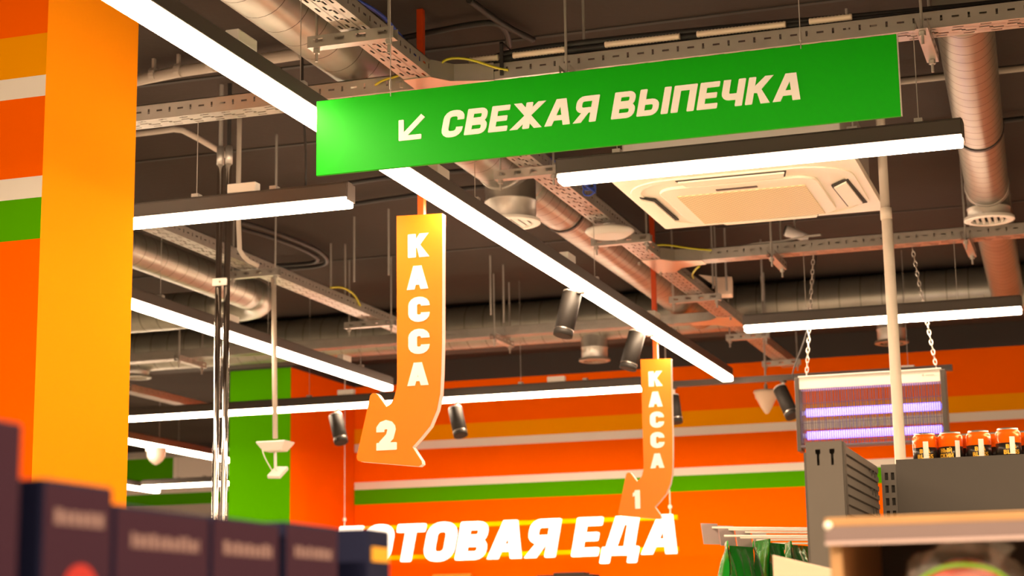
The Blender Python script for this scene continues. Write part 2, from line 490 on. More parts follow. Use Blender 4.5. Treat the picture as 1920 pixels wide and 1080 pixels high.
# track with spotlights
t = thing('spotlight_track', 'thin black track continuing right of the back lamp', 'track', (-1.9, 11.45, 3.2))
m = MB(); m.box((-2.9, 11.43, LZ+.012), (-.93, 11.47, LZ+.05)); m.build('rail', 'black', t)
m = MB(); m.box((-1.78, 11.425, LZ-.012), (-1.62, 11.475, LZ+.012)); m.build('power_box', 'black', t)
for x in (-2.75, -1.2):
    m = MB(); m.cyl((x, 11.45, LZ+.05), (x, 11.45, ZC), .0016, n=6); m.build('suspension_wire', 'galvd', t)
    m = MB(); m.box((x-.04, 11.43, LZ+.05), (x+.04, 11.47, LZ+.06)); m.build('clip', 'plastic', t)
def spot(label, top, bot, r, mount, glow=False):
    top, bot, mount = Vector(top), Vector(bot), Vector(mount)
    t = thing('spotlight', label, 'spotlight', mount, 'black cylinder spotlights')
    m = MB(); m.lathe(top, bot, [(0, r*.8), (.03, r), (.86, r), (.865, r*.95), (.885, r*.95), (.89, r), (1, r), (1, r*.86)], 28)
    bd = m.build('body', 'matte', t, True)
    d = (bot-top).normalized()
    m = MB(); m.cyl(bot-d*.015, bot-d*.006, r*.86, n=24); m.build('lens', 'chrome' if not glow else 'glow', bd)
    m = MB(); m.cyl(top-d*.003, top+d*.002, r*.93, n=24); m.build('lit_top', 'plastic', bd)  # black top coloured white for the lamp glare on it
    m = MB(); m.cyl(bot-d*.032, bot-d*.027, r*1.01, n=28); m.build('ring', 'alu', bd)
    m = MB(); m.tube([mount, (mount.x, mount.y, top.z+.01), top+d*.01], .009, 8); m.build('arm', 'plastic', t)
    m = MB(); m.cyl(mount-Vector((0, 0, .012)), mount, .022, n=16); m.build('mount', 'black', t)
spot('black spotlight under the long lamp, nearest one', at(1073, 549, 'y', 8.0), at(1055, 630, 'y', 7.96), .046, (LX-.01, 7.98, LZ))
spot('black spotlight under the long lamp, beside the smaller checkout sign', at(1195, 623, 'y', 9.3), at(1177, 692, 'y', 9.27), .046, (LX-.01, 9.3, LZ))
spot('black spotlight left of the larger checkout sign', at(629, 779, 'y', 11.45), at(640, 830, 'y', 11.4), .049, (at(634, 770, 'y', 11.45).x, 11.45, LZ))
spot('black spotlight right of the larger checkout sign', at(853, 766, 'y', 11.45), at(864, 817, 'y', 11.4), .049, (at(858, 757, 'y', 11.45).x, 11.45, LZ))
spot('black spotlight with a shining end beside the insect killer', at(1462, 728, 'y', 11.45), at(1486, 781, 'y', 11.38), .046, (at(1468, 710, 'y', 11.45).x, 11.45, LZ+.012), True)
spot('black spotlight half hidden behind the smaller checkout sign', at(1262, 742, 'y', 11.45), at(1269, 793, 'y', 11.42), .04, (at(1263, 725, 'y', 11.45).x, 11.45, LZ+.012))

# ================================================================== CABLE TRAYS
TZ, TW, TS = 3.6, .105, .062
def slot(cx, cy, l, w):
    return [(cx-l/2, cy-w/2), (cx+l/2, cy-w/2), (cx+l/2, cy+w/2), (cx-l/2, cy+w/2)][::-1]
def module(outer, holes):
    loops = [outer]+holes
    flat = [p for l in loops for p in l]
    return flat, [tuple(t) for t in tessellate_polygon([[Vector((x, y, 0)) for x, y in l] for l in loops])]
ML = .09
BOT = module([(0, 0), (ML, 0), (ML, TW), (0, TW)],
             [slot(.03, .016, .036, .0075), slot(.06, TW-.016, .036, .0075), slot(.024, .044, .034, .008), slot(.045, TW/2+.001, .013, .012), slot(.068, .062, .034, .008)])
SID = module([(0, 0), (ML, 0), (ML, TS), (0, TS)],
             [slot(.024, .033, .024, .007), slot(.068, .033, .0075, .019)])
def tray(label, axis, c0, a, b, plates=()):
    """c0 = lower coordinate of the width on the other axis"""
    nm = max(1, round((b-a)/ML))
    L = (b-a)/nm
    f3 = (lambda u, v, z: (u, c0+v, z)) if axis == 'x' else (lambda u, v, z: (c0+v, u, z))
    t = thing('cable_tray', label, 'cable tray', f3((a+b)/2, TW/2, TZ), 'perforated steel cable trays')
    m = MB()
    for i in range(nm):
        u0 = a+i*L
        m.add([f3(u0+x*L/ML, y, TZ) for x, y in BOT[0]], BOT[1])
    m.box(f3(a, .03, TZ), f3(b, .033, TZ+.004)); m.box(f3(a, TW-.033, TZ), f3(b, TW-.03, TZ+.004))
    m.build('tray_base', 'galv', t)
    for v, s in ((0, 1), (TW, -1)):
        m = MB()
        for i in range(nm):
            u0 = a+i*L
            m.add([f3(u0+x*L/ML, v, TZ+y) for x, y in SID[0]], SID[1])
        m.box(f3(a, v, TZ+TS-.003), f3(b, v+s*.011, TZ+TS))
        m.build('side_flange', 'galv', t)
    return t
TB = -2.342
tray('long perforated tray running away beside the round duct', 'y', TB, 3.6, 13.5)
tray('tray behind the top of the green sign, right of the long tray', 'x', 5.965, TB+TW, 1.2)
tray('tray left of the long tray, between column and green sign', 'x', 5.965, -6.5, TB)
tray('tray carrying the chains of the insect killer', 'x', 9.38, TB+TW, 1.2)
tray('back tray in front of the thick cross duct', 'x', 11.27, -9.5, TB)
tray('left tray running away above the chrome poles', 'y', -4.425, 6.6, 11.2)
tray('far tray in the neighbouring hall near the column edge', 'y', at(245, 740, 'z', TZ).x, 12.6, 16.5)
tray('far cross tray in the neighbouring hall', 'x', 17.2, -13, -7.2)

def rod(m, x, y, z0, z1=ZC, r=.005): m.cyl((x, y, z0), (x, y, z1), r, n=8)
CH = module([(0, 0), (.08, 0), (.08, .04), (0, .04)], [slot(.04, .022, .036, .014)])
def hanger(label, p, q, rods=(0.1, .9)):
    """slotted channel from p to q (x,y at its bottom) under a tray, hung by rods"""
    z0 = TZ-.045
    p, q = Vector((p[0], p[1], z0)), Vector((q[0], q[1], z0))
    t = thing('tray_hanger', label, 'bracket', (p+q)/2, 'tray hangers')
    d = q-p; n = max(2, round(d.length/.08)); w = d.normalized(); s = Vector((w.y, -w.x, 0))*.02
    if s.y > 0: s = -s
    m = MB()
    for i in range(n):
        b = p+d*(i/n)
        for sg in (1, -1):
            m.add([b+w*(x*d.length/n/.08)+s*sg+Vector((0, 0, y)) for x, y in CH[0]], CH[1])
    m.add([p+s, q+s, q-s, p-s], [(0, 1, 2, 3)])
    m.build('channel', 'galv', t)
    for k in rods:
        c = p+d*k
        m = MB(); rod(m, c.x, c.y, z0-.045); tr_ = m.build('threaded_rod', 'galvd', t)
        m = MB(); m.cyl((c.x, c.y, z0-.016), (c.x, c.y, z0-.001), .012, n=6); m.build('nut', 'galvd', tr_)
    return t
for lb, a, b in (('hanger crossing the long tray above the left end of the green sign', (-2.46, 5.3), (-2.15, 5.3)),
                 ('hanger crossing the long tray just below the green sign', (-2.455, 7.19), (-2.17, 7.19)),
                 ('hanger crossing the long tray beside the round white dish', (-2.44, 8.64), (-2.13, 8.64)),
                 ('hanger crossing the long tray beside the pink-wrapped box', (-2.45, 10.34), (-2.14, 10.34)),
                 ('hanger near the far end of the long tray, beside the right lamp', (-2.42, 11.82), (-2.13, 11.82)),
                 ('farthest hanger of the long tray, above the cone-shaped alarm', (-2.42, 13.09), (-2.14, 13.09)),
                 ('hanger on the left tray carrying the router pole', (-4.5, 8.68), (-4.2, 8.68)),
                 ('hanger on the left tray beside the larger checkout sign', (-4.56, 10.38), (-4.22, 10.38)),
                 ('short hanger above the middle of the green sign', (-1.745, 5.88), (-1.745, 6.16)),
                 ('short hanger hanging beside the right end of the green sign', (-.505, 5.82), (-.505, 6.2)),
                 ('short hanger left of the insect killer chains', (-1.64, 9.24), (-1.64, 9.6)),
                 ('short hanger on the tray beside the right air outlet', (-.645, 9.2), (-.645, 9.66)),
                 ('short hanger on the back tray above the right back spotlight', (-3.83, 11.12), (-3.83, 11.5)),
                 ('short hanger on the back tray near the chrome poles', (-6.15, 11.1), (-6.15, 11.5))):
    hanger(lb, a, b, (.08, .92))
# joint plates
def plate(label, pts):
    m = MB(); m.prism([[(x, y) for x, y in pts]], lambda x, y, d: (x, y, d), TZ-.004, TZ-.001)
    t = thing('joint_plate', label, 'plate', (sum(p[0] for p in pts)/len(pts), sum(p[1] for p in pts)/len(pts), TZ), 'tray joint plates')
    m.build('plate', 'joint_steel', t)
    x, y = pts[0]
    for x, y in ((pts[0][0]-.02, pts[0][1]+.03), (pts[-1][0]+.02, pts[-1][1]-.02)):
        k = MB(); k.cyl((x, y, TZ-.02), (x, y, TZ-.004), .007, n=6); k.build('bolt', 'galvd', t)
def jp(y0, sgn=1):
    e = TB+TW if sgn > 0 else TB
    a = [(e-sgn*TW, y0-.12), (e, y0-.12), (e+sgn*.05, y0-.05), (e+sgn*.2, y0), (e+sgn*.2, y0+TW), (e+sgn*.05, y0+TW+.05), (e, y0+TW+.14), (e-sgn*TW, y0+TW+.14)]
    return a
plate('tray joint plate above the left part of the green sign', jp(5.965))
plate('tray joint plate above the smaller checkout sign pole', jp(9.38))
plate('tray joint plate beside the left end of the right lamp', jp(11.27, -1))
# plain side walls of the joint at the two right-hand branches
for lb, y0 in (('steel corner piece of the tray joint above the green sign', 5.965), ('steel corner piece of the tray joint above the smaller checkout sign', 9.38)):
    m = MB()
    e = TB+TW
    for q in ([(e, y0-.12), (e+.06, y0-.04), (e+.2, y0-.003)],):
        for a, b in zip(q[:-1], q[1:]): m.add([(a[0], a[1], TZ), (b[0], b[1], TZ), (b[0], b[1], TZ+TS), (a[0], a[1], TZ+TS)], [(0, 1, 2, 3)])
    setp(m.build('joint_corner', 'galv', solid=.002), lb, 'bracket', 'tray joint corners')

# ================================================================== DUCTS
def duct(m, p, q, r, pitch=.11, m2=1, n=32):
    p, q = Vector(p), Vector(q)
    L = (q-p).length; k = max(2, round(L/pitch)); e = .008/L
    prof = [(0, r, 0)]
    for i in range(1, k):
        t = i/k
        prof += [(t-e, r, 0), (t-e*.3, r, 0), (t+e*.3, r, m2), (t+e, r, 0)]
    prof.append((1, r, 0))
    m.lathe(p, q, prof, n)
def outlet(t, x, y, ztop, zbot, r, lab=None):
    m = MB(); m.lathe((x, y, ztop), (x, y, zbot), [(0, r), (.55, r), (.56, r+.004), (.6, r+.004), (.61, r), (1, r)], 32, caps=False); t = m.build('outlet_neck', 'galv', t, True)
    m = MB()
    m.lathe((x, y, zbot+.012), (x, y, zbot-.006), [(0, r), (0, r+.018), (.8, r+.02), (1, r+.012), (1, r-.012), (0, r-.012)], 32, caps=False)
    k = 7
    for i in range(k):
        v = -r+(i+.5)*2*r/k
        h = math.sqrt(max(.0001, r*r-v*v))
        m.obox((x+v, y, zbot+.004), (.0065, 0, .005), (0, h-.004, 0), (-.001, 0, .002))
    m.build('outlet_grille', lab or 'plastic', t)
    m = MB(); m.cyl((x, y, zbot+.03), (x, y, zbot+.032), r*.97, n=24); m.build('outlet_inside', 'dark', t)
DX, DZ = -2.623, 3.79
t = thing('round_duct', 'spiral steel duct running away beside the long tray, with one drop outlet', 'duct', (DX, 7.5, DZ))
m = MB(); duct(m, (DX, 3.2, DZ), (DX, 7.76, DZ), .12, .16); m.build('duct_pipe', ['duct', 'seam'], t, True)
m = MB(); duct(m, (DX, 8.04, DZ), (DX, 11.97, DZ), .117, .11); m.build('duct_pipe', ['duct', 'seam'], t, True)
m = MB(); m.lathe((DX, 7.74, DZ), (DX, 8.06, DZ), [(0, .123), (.08, .127), (.1, .122), (.9, .122), (.92, .127), (1, .123)], 32); m.build('tee_piece', 'galv', t, True)
outlet(t, DX, 7.9, 3.78, 3.535, .12)
m = MB(); m.lathe((DX, 8.73, DZ), (DX, 8.755, DZ), [(0, .119), (0, .123), (1, .123), (1, .119)], 32, caps=False); m.build('clamp_ring', 'cable', t)
t = thing('round_duct', 'spiral steel duct at the upper right with a drop outlet, right of the green sign', 'duct', (-.45, 8.0, 3.77))
m = MB(); duct(m, (-.395, 6.2, 3.765), (-.511, 8.99, 3.77), .1033, .1); m.build('duct_pipe', ['duct', 'seam'], t, True)
m = MB(); duct(m, (-.517, 9.2, 3.77), (-.594, 11.9, 3.77), .1033, .1); m.build('duct_pipe', ['duct', 'seam'], t, True)
m = MB(); m.lathe((-.51, 8.95, 3.77), (-.52, 9.23, 3.77), [(0, .105), (.08, .109), (.1, .105), (.9, .105), (.92, .109), (1, .105)], 32); m.build('tee_piece', 'galv', t, True)
outlet(t, -.515, 9.09, 3.76, 3.622, .103)
m = MB(); m.lathe((-.465, 7.87, 3.768), (-.466, 7.9, 3.768), [(0, .103), (0, .108), (1, .108), (1, .103)], 32, caps=False); m.build('clamp_ring', 'cable', t)
BD, BDZ = 12.13, 3.83
t = thing('round_duct', 'thick cross duct at the back under the ceiling beam', 'duct', (-4, BD, BDZ))
m = MB(); duct(m, (-9.8, BD, BDZ), (1.4, BD, BDZ), .155, .14); m.build('duct_pipe', ['duct', 'seam'], t, True)
for px, py in ((1115, 676), (1672, 643), (256, 708)):
    q = at(px, py, 'y', BD)
    outlet(t, q.x, BD, 3.74, q.z, .092, 'duct')
t = thing('round_duct', 'left duct running away and bending left behind the chrome poles', 'duct', (-5.04, 8.5, 3.75))
m = MB(); duct(m, (-5.04, 6.15, 3.75), (-5.04, 10.0, 3.75), .1, .12); m.build('duct_pipe', ['duct', 'seam'], t, True)
m = MB()
m.tube([(-5.04, 9.98, 3.75)]+[(-5.34+.3*math.cos(R_(a)), 10.05+.3*math.sin(R_(a)), 3.75) for a in range(0, 91, 10)]+[(-5.36, 10.35, 3.75)], .101, 28)
m.build('elbow', 'duct', t, True)
m = MB(); duct(m, (-5.35, 10.35, 3.75), (-8.5, 10.35, 3.75), .12, .12); m.build('duct_pipe', ['duct', 'seam'], t, True)

# ================================================================== GREEN SIGN
SY = 4.85
tl, bl, tr, br = at(593, 190, 'y', SY), at(593, 330, 'y', SY), at(1682, 63, 'y', SY), at(1688, 217, 'y', SY)
sx0, sx1, sz0, sz1 = (tl.x+bl.x)/2, (tr.x+br.x)/2, (bl.z+br.z)/2, (tl.z+tr.z)/2
t = thing('hanging_sign', 'long green hanging sign with white arrow and Cyrillic lettering', 'sign', ((sx0+sx1)/2, SY, sz0))
m = MB(); m.box((sx0, SY, sz0), (sx1, SY+.012, sz1)); gp = m.build('panel', 'sign_green', t, bevel=.0015)
a0, a1 = at(826, 259, 'y', SY), at(1501, 186, 'y', SY)
ch = (at(850, 208, 'y', SY).z-at(850, 256, 'y', SY).z)
zb = (a0.z+a1.z)/2
m = MB()
sk = .2
put_text(m, 'СВЕЖАЯ ВЫПЕЧКА', .235, lambda x, y, d: (a0.x+x*ch, SY+d, zb+y*ch), -.0025, 0, gap=.095, space=.42, skew=sk, total=(a1.x-a0.x)/ch)
m.build('lettering', 'letter', gp)
m = MB()
c0, c1 = at(748, 265, 'y', SY), at(797, 213, 'y', SY)
w, h = c1.x-c0.x, c1.z-c0.z
f = lambda x, y, d: (c0.x+x*w, SY+d, c0.z+y*h)
m.prism([rrpath(0, 0, .2, .84, .03, 2)], f, -.0025, 0)
m.prism([rrpath(0, 0, .86, .2, .03, 2)], f, -.0023, 0)
m.prism([[(.06, .2), (.2, .06), (1., .86), (.86, 1.)]], f, -.0021, 0)
m.build('arrow', 'letter', gp)
for px, py in ((733, 184), (1502, 92)):
    q = at(px, py, 'y', SY)
    m = MB(); m.cyl((q.x, SY-.003, sz1-.012), (q.x, SY-.003, ZC), .0015, n=6); m.build('hanging_wire', 'galvd', t)
    m = MB(); m.cyl((q.x, SY-.003, sz1+.01), (q.x, SY-.003, sz1+.035), .004, n=8); m.build('wire_grip', 'galvd', t)
m = MB(); m.box((sx1, SY+.001, sz0+.001), (sx1+.003, SY+.013, sz1-.001)); m.build('edge_strip', 'plasticd', t)

# ================================================================== CHECKOUT SIGNS
def out2(Y=6.2):
    P = [(743.5, 405), (829, 400), (828.5, 640), (827, 700), (825, 738), (819, 768), (806, 799), (789, 820), (773, 838), (790, 864), (791, 870), (785, 874.5),
         (676, 865.5), (670, 863), (668.5, 857), (689, 765), (694, 742), (698, 737.5), (704, 737), (708, 740), (724.5, 763), (733, 756), (739, 746), (743.5, 728), (744.5, 710)]
    o = at(743.5, 405, 'y', Y)
    r = []
    for x, y in P:
        q = at(x, y, 'y', Y); r.append((q.x-o.x, q.z-o.z))
    return r
OUT = out2()
def checkout(label, o, k, Y, digit, polex):
    t = thing('checkout_sign', label, 'sign', (o.x+.09*k, Y, o.z-.95*k), 'checkout arrow signs')
    f = lambda x, y, d: (o.x+x*k, Y+d, o.z+y*k)
    m = MB(); m.prism([OUT], f, 0, .003); fpn = m.build('front_panel', 'sign_orange', t)
    m = MB(); m.prism([OUT], f, .003, .036); m.build('white_core', 'letter', t)
    m = MB(); m.prism([OUT], f, .036, .039); m.build('back_panel', 'sign_orange', t)
    q0 = at(743.5, 405, 'y', 6.2)
    for c, x, y, h in (('К', 765, 484, 44), ('А', 763, 544, 44), ('С', 766, 604, 45), ('С', 766, 664, 45), ('А', 764, 724, 43), (digit, 706, 845, 55)):
        p = at(x, y, 'y', 6.2); p2 = at(x, y-h, 'y', 6.2)
        hh = (p2.z-p.z); wpx = 42
        g, _ = glyph(c, .3)
        sc = {'1': .8, '2': .98}.get(c, (42*hh/h)/(g*hh) if True else 1)
        mm = MB()
        put_text(mm, c, .3, lambda X, Yy, d: f(p.x-q0.x+X*hh*sc+(.035*0 if c != '1' else .012), p.z-q0.z+Yy*hh, d), -.002, 0)
        mm.build('numeral' if c == digit else 'letter', 'letter', fpn)
    m = MB(); px = polex
    m.box((px-.013, Y+.008, o.z-.06), (px+.013, Y+.034, ZC)); m.build('pole', 'pole_orange', t, bevel=.002)
checkout('larger orange checkout arrow sign, number 2, left of the long lamp', at(743.5, 405, 'y', 6.2), 1., 6.2, '2', at(787, 390, 'y', 6.2).x)
checkout('smaller orange checkout arrow sign, number 1, farther away', at(1201, 674, 'y', 9.72), .935, 9.72, '1', at(1226, 600, 'y', 9.72).x)

# ================================================================== BACK LETTERS
BY = 13.6
t = thing('wall_lettering', 'white glowing Cyrillic letters on rails before the orange back wall', 'sign', (-4.5, BY, 2.2))
e0, e1 = at(627, 1056, 'y', BY), at(1284, 1040, 'y', BY)
bz = at(900, 1049, 'y', BY).z
hh = at(900, 978, 'y', BY).z-bz
txt = 'ГОТОВАЯ ЕДА'
s = .25; gap = .1
wd = sum((.34 if c == ' ' else glyph(c, s)[0]+gap) for c in txt)-gap
k = ((e1.x-e0.x)/hh-.2)/wd
x = 0
for c in txt:
    if c == ' ': x += .34*k; continue
    w, polys = glyph(c, s)
    m = MB()
    for i, loops in enumerate(polys):
        m.prism([[(px*k+x+py*.2, py) for px, py in l] for l in loops], lambda X, Yy, d: (e0.x+X*hh, BY+d, bz+Yy*hh), -.03+.0008*i, .01-.0008*i)
    m.build('letter', 'glow', t)
    x += (w+gap)*k
for z in (bz+hh*.93, bz+hh*.12):
    m = MB(); m.box((e0.x+.1, BY+.012, z-.017), (e1.x-.05, BY+.03, z+.017)); m.build('rail', 'ochre', t)
for px, py in ((646, 985), (1257, 968)):
    q = at(px, py, 'y', BY)
    m = MB(); m.cyl((q.x, BY, bz+hh*.93), (q.x, BY, ZC), .003, n=6); m.cyl((q.x, BY, bz+hh*1.16), (q.x, BY, bz+hh*1.24), .014, n=8); m.build('hanging_wire', 'plastic', t)

# ================================================================== AIR CONDITIONER
t = thing('air_conditioner', 'cream ceiling cassette air conditioner behind the right front lamp', 'air conditioner', (-1.325, 7.1, 3.36))
AZ = 3.36
X0, X1, Y0, Y1 = -1.797, -.85, 6.62, 7.553
m = MB(); m.prism([rrpath(X0, Y0, X1, Y1, .012, 3)], lambda x, y, d: (x, y, d), AZ, AZ+.028); m.build('panel', 'ac', t, bevel=.004)
m = MB(); m.box((X0+.05, Y0+.05, AZ+.03), (X1-.05, Y1-.05, AZ+.3)); m.build('casing', 'galvd', t, bevel=.004)
m = MB()
for i in range(60):      # raised rounded ring
    pass
ring_o = rrpath(-1.775, 6.7, -.885, 7.52, .2, 8); ring_i = rrpath(-1.735, 6.735, -.925, 7.49, .17, 8)
m.prism([ring_o, ring_i], lambda x, y, d: (x, y, d), AZ-.006, AZ); m.build('bezel_ring', 'ac', t, bevel=.004)
m = MB(); m.prism([rrpath(-1.66, 6.82, -1.03, 7.475, .09, 6)], lambda x, y, d: (x, y, d), AZ-.012, AZ); ifr = m.build('intake_frame', 'ac', t, bevel=.004)
mg = bpy.data.materials.new('intake_mesh'); mg.use_nodes = True
nt = mg.node_tree; b = nt.nodes['Principled BSDF']
tc = nt.nodes.new('ShaderNodeTexCoord'); mp = nt.nodes.new('ShaderNodeMapping'); mp.inputs['Scale'].default_value = (1, 1, 0)
ck = nt.nodes.new('ShaderNodeTexChecker'); ck.inputs['Scale'].default_value = 70
ck.inputs[1].default_value = (.86, .72, .44, 1); ck.inputs[2].default_value = (.62, .5, .28, 1)
nt.links.new(tc.outputs['Object'], mp.inputs['Vector']); nt.links.new(mp.outputs[0], ck.inputs['Vector']); nt.links.new(ck.outputs[0], b.inputs['Base Color'])
m = MB(); m.box((-1.6, 6.94, AZ-.016), (-1.085, 7.452, AZ-.012)); m.build('intake_grille', mg, ifr)
def flap(q, slot_):
    m = MB(); m.prism([slot_], lambda x, y, d: (x, y, d), AZ-.009, AZ-.003); lg = m.build('louvre_gap', 'dark', t)
    m = MB(); m.prism([q], lambda x, y, d: (x, y, d), AZ-.016, AZ-.009); m.build('louvre', 'ac', lg, bevel=.003)
flap([(-.985, 7.03), (-.925, 6.95), (-.912, 7.33), (-.975, 7.37)], [(-.993, 7.02), (-.915, 6.93), (-.896, 7.35), (-.983, 7.39)])
flap([(-1.748, 6.93), (-1.71, 7.0), (-1.706, 7.35), (-1.742, 7.33)], [(-1.75, 6.92), (-1.698, 6.985), (-1.694, 7.37), (-1.744, 7.345)])
flap([(-1.546, 6.72), (-1.126, 6.72), (-1.143, 6.79), (-1.53, 6.79)], [(-1.553, 6.714), (-1.118, 6.714), (-1.137, 6.797), (-1.537, 6.797)])
flap([(-1.53, 7.478), (-1.12, 7.478), (-1.13, 7.51), (-1.52, 7.51)], [(-1.535, 7.476), (-1.115, 7.476), (-1.125, 7.513), (-1.525, 7.513)])
m = MB(); m.box((-1.43, 6.885, AZ-.0145), (-1.265, 6.905, AZ-.012)); m.build('display', 'greyd', t)
for x, y in ((-1.78, 6.8), (-.87, 6.8), (-1.58, 7.62), (-1.06, 7.62)):
    m = MB(); rod(m, x, y, AZ+.12); m.build('threaded_rod', 'galvd', t)
    m = MB(); m.box((min(x, x*.995)-.02, y-.02, AZ+.12), (x+.02, y+.02, AZ+.16)); m.build('bracket', 'galv', t)

# ================================================================== DISH, INSECT KILLER, POLES
t = thing('round_dish', 'shallow round white dish under the long tray', 'fixture', (-2.27, 8.36, 3.55))
m = MB(); m.lathe((-2.27, 8.36, 3.575), (-2.27, 8.36, 3.535), [(0, .06), (.1, .115), (.35, .122), (.7, .105), (1, .085)], 36); m.build('dish', 'plastic', t, True)
m = MB(); m.cyl((-2.27, 8.36, 3.575), (-2.27, 8.36, 3.6), .03, n=16); m.build('mount', 'plastic', t)

KY = 9.55
kl, kr = at(1492, 712, 'y', KY).x, at(1773, 695, 'y', KY).x
kz1, kz0 = 2.952, 2.59
t = thing('insect_killer', 'grey insect killer with violet tubes hanging on two chains', 'insect killer', ((kl+kr)/2, KY, kz0))
m = MB(); m.box((kl+.022, KY-.045, kz1-.066), (kr-.022, KY+.045, kz1)); m.build('top_panel', 'plastic', t, bevel=.003)
m = MB(); m.box((kl+.02, KY-.05, kz1), (kr-.02, KY+.05, kz1+.005)); m.build('top_cover', 'letter', t)
for a, b in ((kl, kl+.024), (kr-.026, kr)):
    m = MB(); m.box((a, KY-.05, kz0-.03), (b, KY+.05, kz1-.002)); m.build('side_cap', 'black', t, bevel=.004)
m = MB(); m.box((kl+.02, KY-.05, kz0-.012), (kr-.02, KY+.05, kz0)); m.build('collecting_tray', 'uvback', t, bevel=.002)
for z in (2.765, 2.645):
    m = MB(); m.cyl((kl+.05, KY, z), (kr-.035, KY, z), .021, n=20); vt = m.build('violet_tube', 'uv', t, True)
    for xx in (kl+.036, kr-.03):
        k = MB(); k.cyl((xx-.012, KY, z), (xx+.012, KY, z), .012, n=12); k.build('tube_holder', 'plastic', vt)
m = MB()
n = 62
for i in range(n):
    xx = kl+.03+(kr-kl-.062)*i/(n-1)
    m.box((xx-.0016, KY-.044, kz0), (xx+.0016, KY-.0416, kz1-.066))
m.box((kl+.024, KY-.046, 2.81), (kr-.026, KY-.041, 2.8125)); m.box((kl+.024, KY-.046, 2.705), (kr-.026, KY-.041, 2.7075)); m.box((kl+.024, KY-.046, 2.605), (kr-.026, KY-.041, 2.6085))
setp(m.build('guard_grid', 'uvback', t), kind='stuff')
m = MB()
for i in range(40):
    xx = kl+.035+(kr-kl-.075)*i/39
    m.box((xx-.0012, KY+.03, kz0), (xx+.0012, KY+.0324, kz1-.066))
setp(m.build('rear_grid', 'uvback', t), kind='stuff')
m = MB(); m.box((kr-.1, KY-.0465, kz1-.03), (kr-.055, KY-.045, kz1-.026)); m.cyl((kr-.112, KY-.0465, kz1-.028), (kr-.112, KY-.045, kz1-.028), .006, n=12); m.build('badge', 'plasticd', t)
def chain(t, p, q):
    p, q = Vector(p), Vector(q); d = (q-p); L = d.length; w = d.normalized(); n = int(L/.026)
    m = MB()
    for i in range(n):
        c = p+w*(L*(i+.5)/n)
        u = Vector((1, 0, 0)) if i % 2 else Vector((0, 1, 0))
        u = (u-w*u.dot(w)).normalized()
        pts = [c+w*(.017*math.sin(R_(g)))+u*(.008*math.cos(R_(g))) for g in range(0, 361, 45)]
        m.tube(pts, .0024, 5)
    m.build('chain', 'alu', t)
chain(t, (at(1525, 476, 'y', KY-.02).x, KY-.02, TZ+.01), (at(1512, 707, 'y', KY).x, KY, kz1+.004))
chain(t, (at(1710, 460, 'y', KY-.02).x, KY-.02, TZ+.01), (at(1756, 692, 'y', KY).x, KY, kz1+.004))
cable('power_cable', 'thin dark cable hanging beside the left chain of the insect killer',
      [at(1530, 480, 'y', KY+.02), at(1520, 590, 'y', KY+.02), at(1508, 640, 'y', KY+.02), at(1490, 685, 'y', KY+.02), at(1485, 705, 'y', KY+.03), at(1492, 716, 'y', KY+.052)], .004, 'cable')

# router pole
px_, py_ = -4.25, 8.7
t = thing('antenna_pole', 'white pole with a flat box and tilted antenna before the green pier', 'antenna', (px_, py_, 2.68))
xt, xb = at(513, 520, 'y', py_), at(516, 822, 'y', py_)
m = MB(); m.cyl((xt.x, py_, TZ-.05), (xb.x, py_, xb.z), .0135, n=16); m.build('pole', 'pvc', t, True)
q = at(516, 836, 'y', py_)
m = MB()
vs = []
for z, hx, hy in ((.022, .085, .06), (.014, .085, .06), (-.03, .052, .042)):
    vs += [(q.x-hx, py_-hy, q.z+z), (q.x+hx, py_-hy, q.z+z), (q.x+hx, py_+hy, q.z+z), (q.x-hx, py_+hy, q.z+z)]
m.add(vs, [(0, 1, 2, 3), (8, 11, 10, 9)]+[(4*a+i, 4*a+4+i, 4*a+4+(i+1) % 4, 4*a+(i+1) % 4) for a in (0, 1) for i in range(4)])
m.build('mount_box', 'plastic', t, bevel=.004)
q2 = at(521, 886, 'y', py_)
m = MB(); m.tube([(q.x, py_, q.z-.03), (q.x+.003, py_, q2.z+.03), (q2.x, py_, q2.z+.01)], .008, 10); m.build('arm', 'plastic', t)
m = MB(); ax = Vector((1, 0, -.05)).normalized()
m.obox((q2.x, py_, q2.z), ax*.038, Vector((.1, .8, .55)).normalized()*.05, Vector((0, -.55, .83)).normalized()*.011); m.build('antenna_panel', 'plastic', t, bevel=.006)
m = MB(); m.tube([(q.x-.06, py_-.04, q.z-.005), (q.x-.04, py_-.05, q.z-.06), (q2.x-.02, py_-.03, q2.z+.01)], .003, 6, smooth=2); m.build('antenna_cable', 'plastic', t)

# chrome poles
for lb, px in (('left of the two chrome poles beside the orange column', 408.5), ('right of the two chrome poles beside the orange column', 424.5)):
    q = at(px, 600, 'y', 6.8)
    t = thing('chrome_pole', lb, 'pole', (q.x, 6.8, 0), 'pair of chrome poles')
    m = MB(); m.cyl((q.x, 6.8, 0), (q.x, 6.8, 3.66), .0135, n=24); m.build('tube', 'chrome', t, True)
    m = MB(); m.cyl((q.x, 6.8, 3.64), (q.x, 6.8, 3.72), .016, n=20); m.build('collar', 'galv', t, True)
    m = MB(); m.cyl((q.x, 6.8, 3.72), (q.x, 6.8, ZC), .009, n=12); m.build('top_rod', 'galvd' if px < 415 else 'cable', t)
q = at(416, 530, 'y', 6.8)
t = thing('pole_clamp', 'grey clamp joining the two chrome poles', 'clamp', (q.x, 6.78, q.z))
m = MB(); m.box((q.x-.034, 6.776, q.z-.017), (q.x+.034, 6.786, q.z+.017)); m.build('plate', 'galv', t, bevel=.002)
m = MB(); m.cyl((q.x, 6.768, q.z), (q.x, 6.777, q.z), .005, n=8); m.build('screw', 'galvd', t)
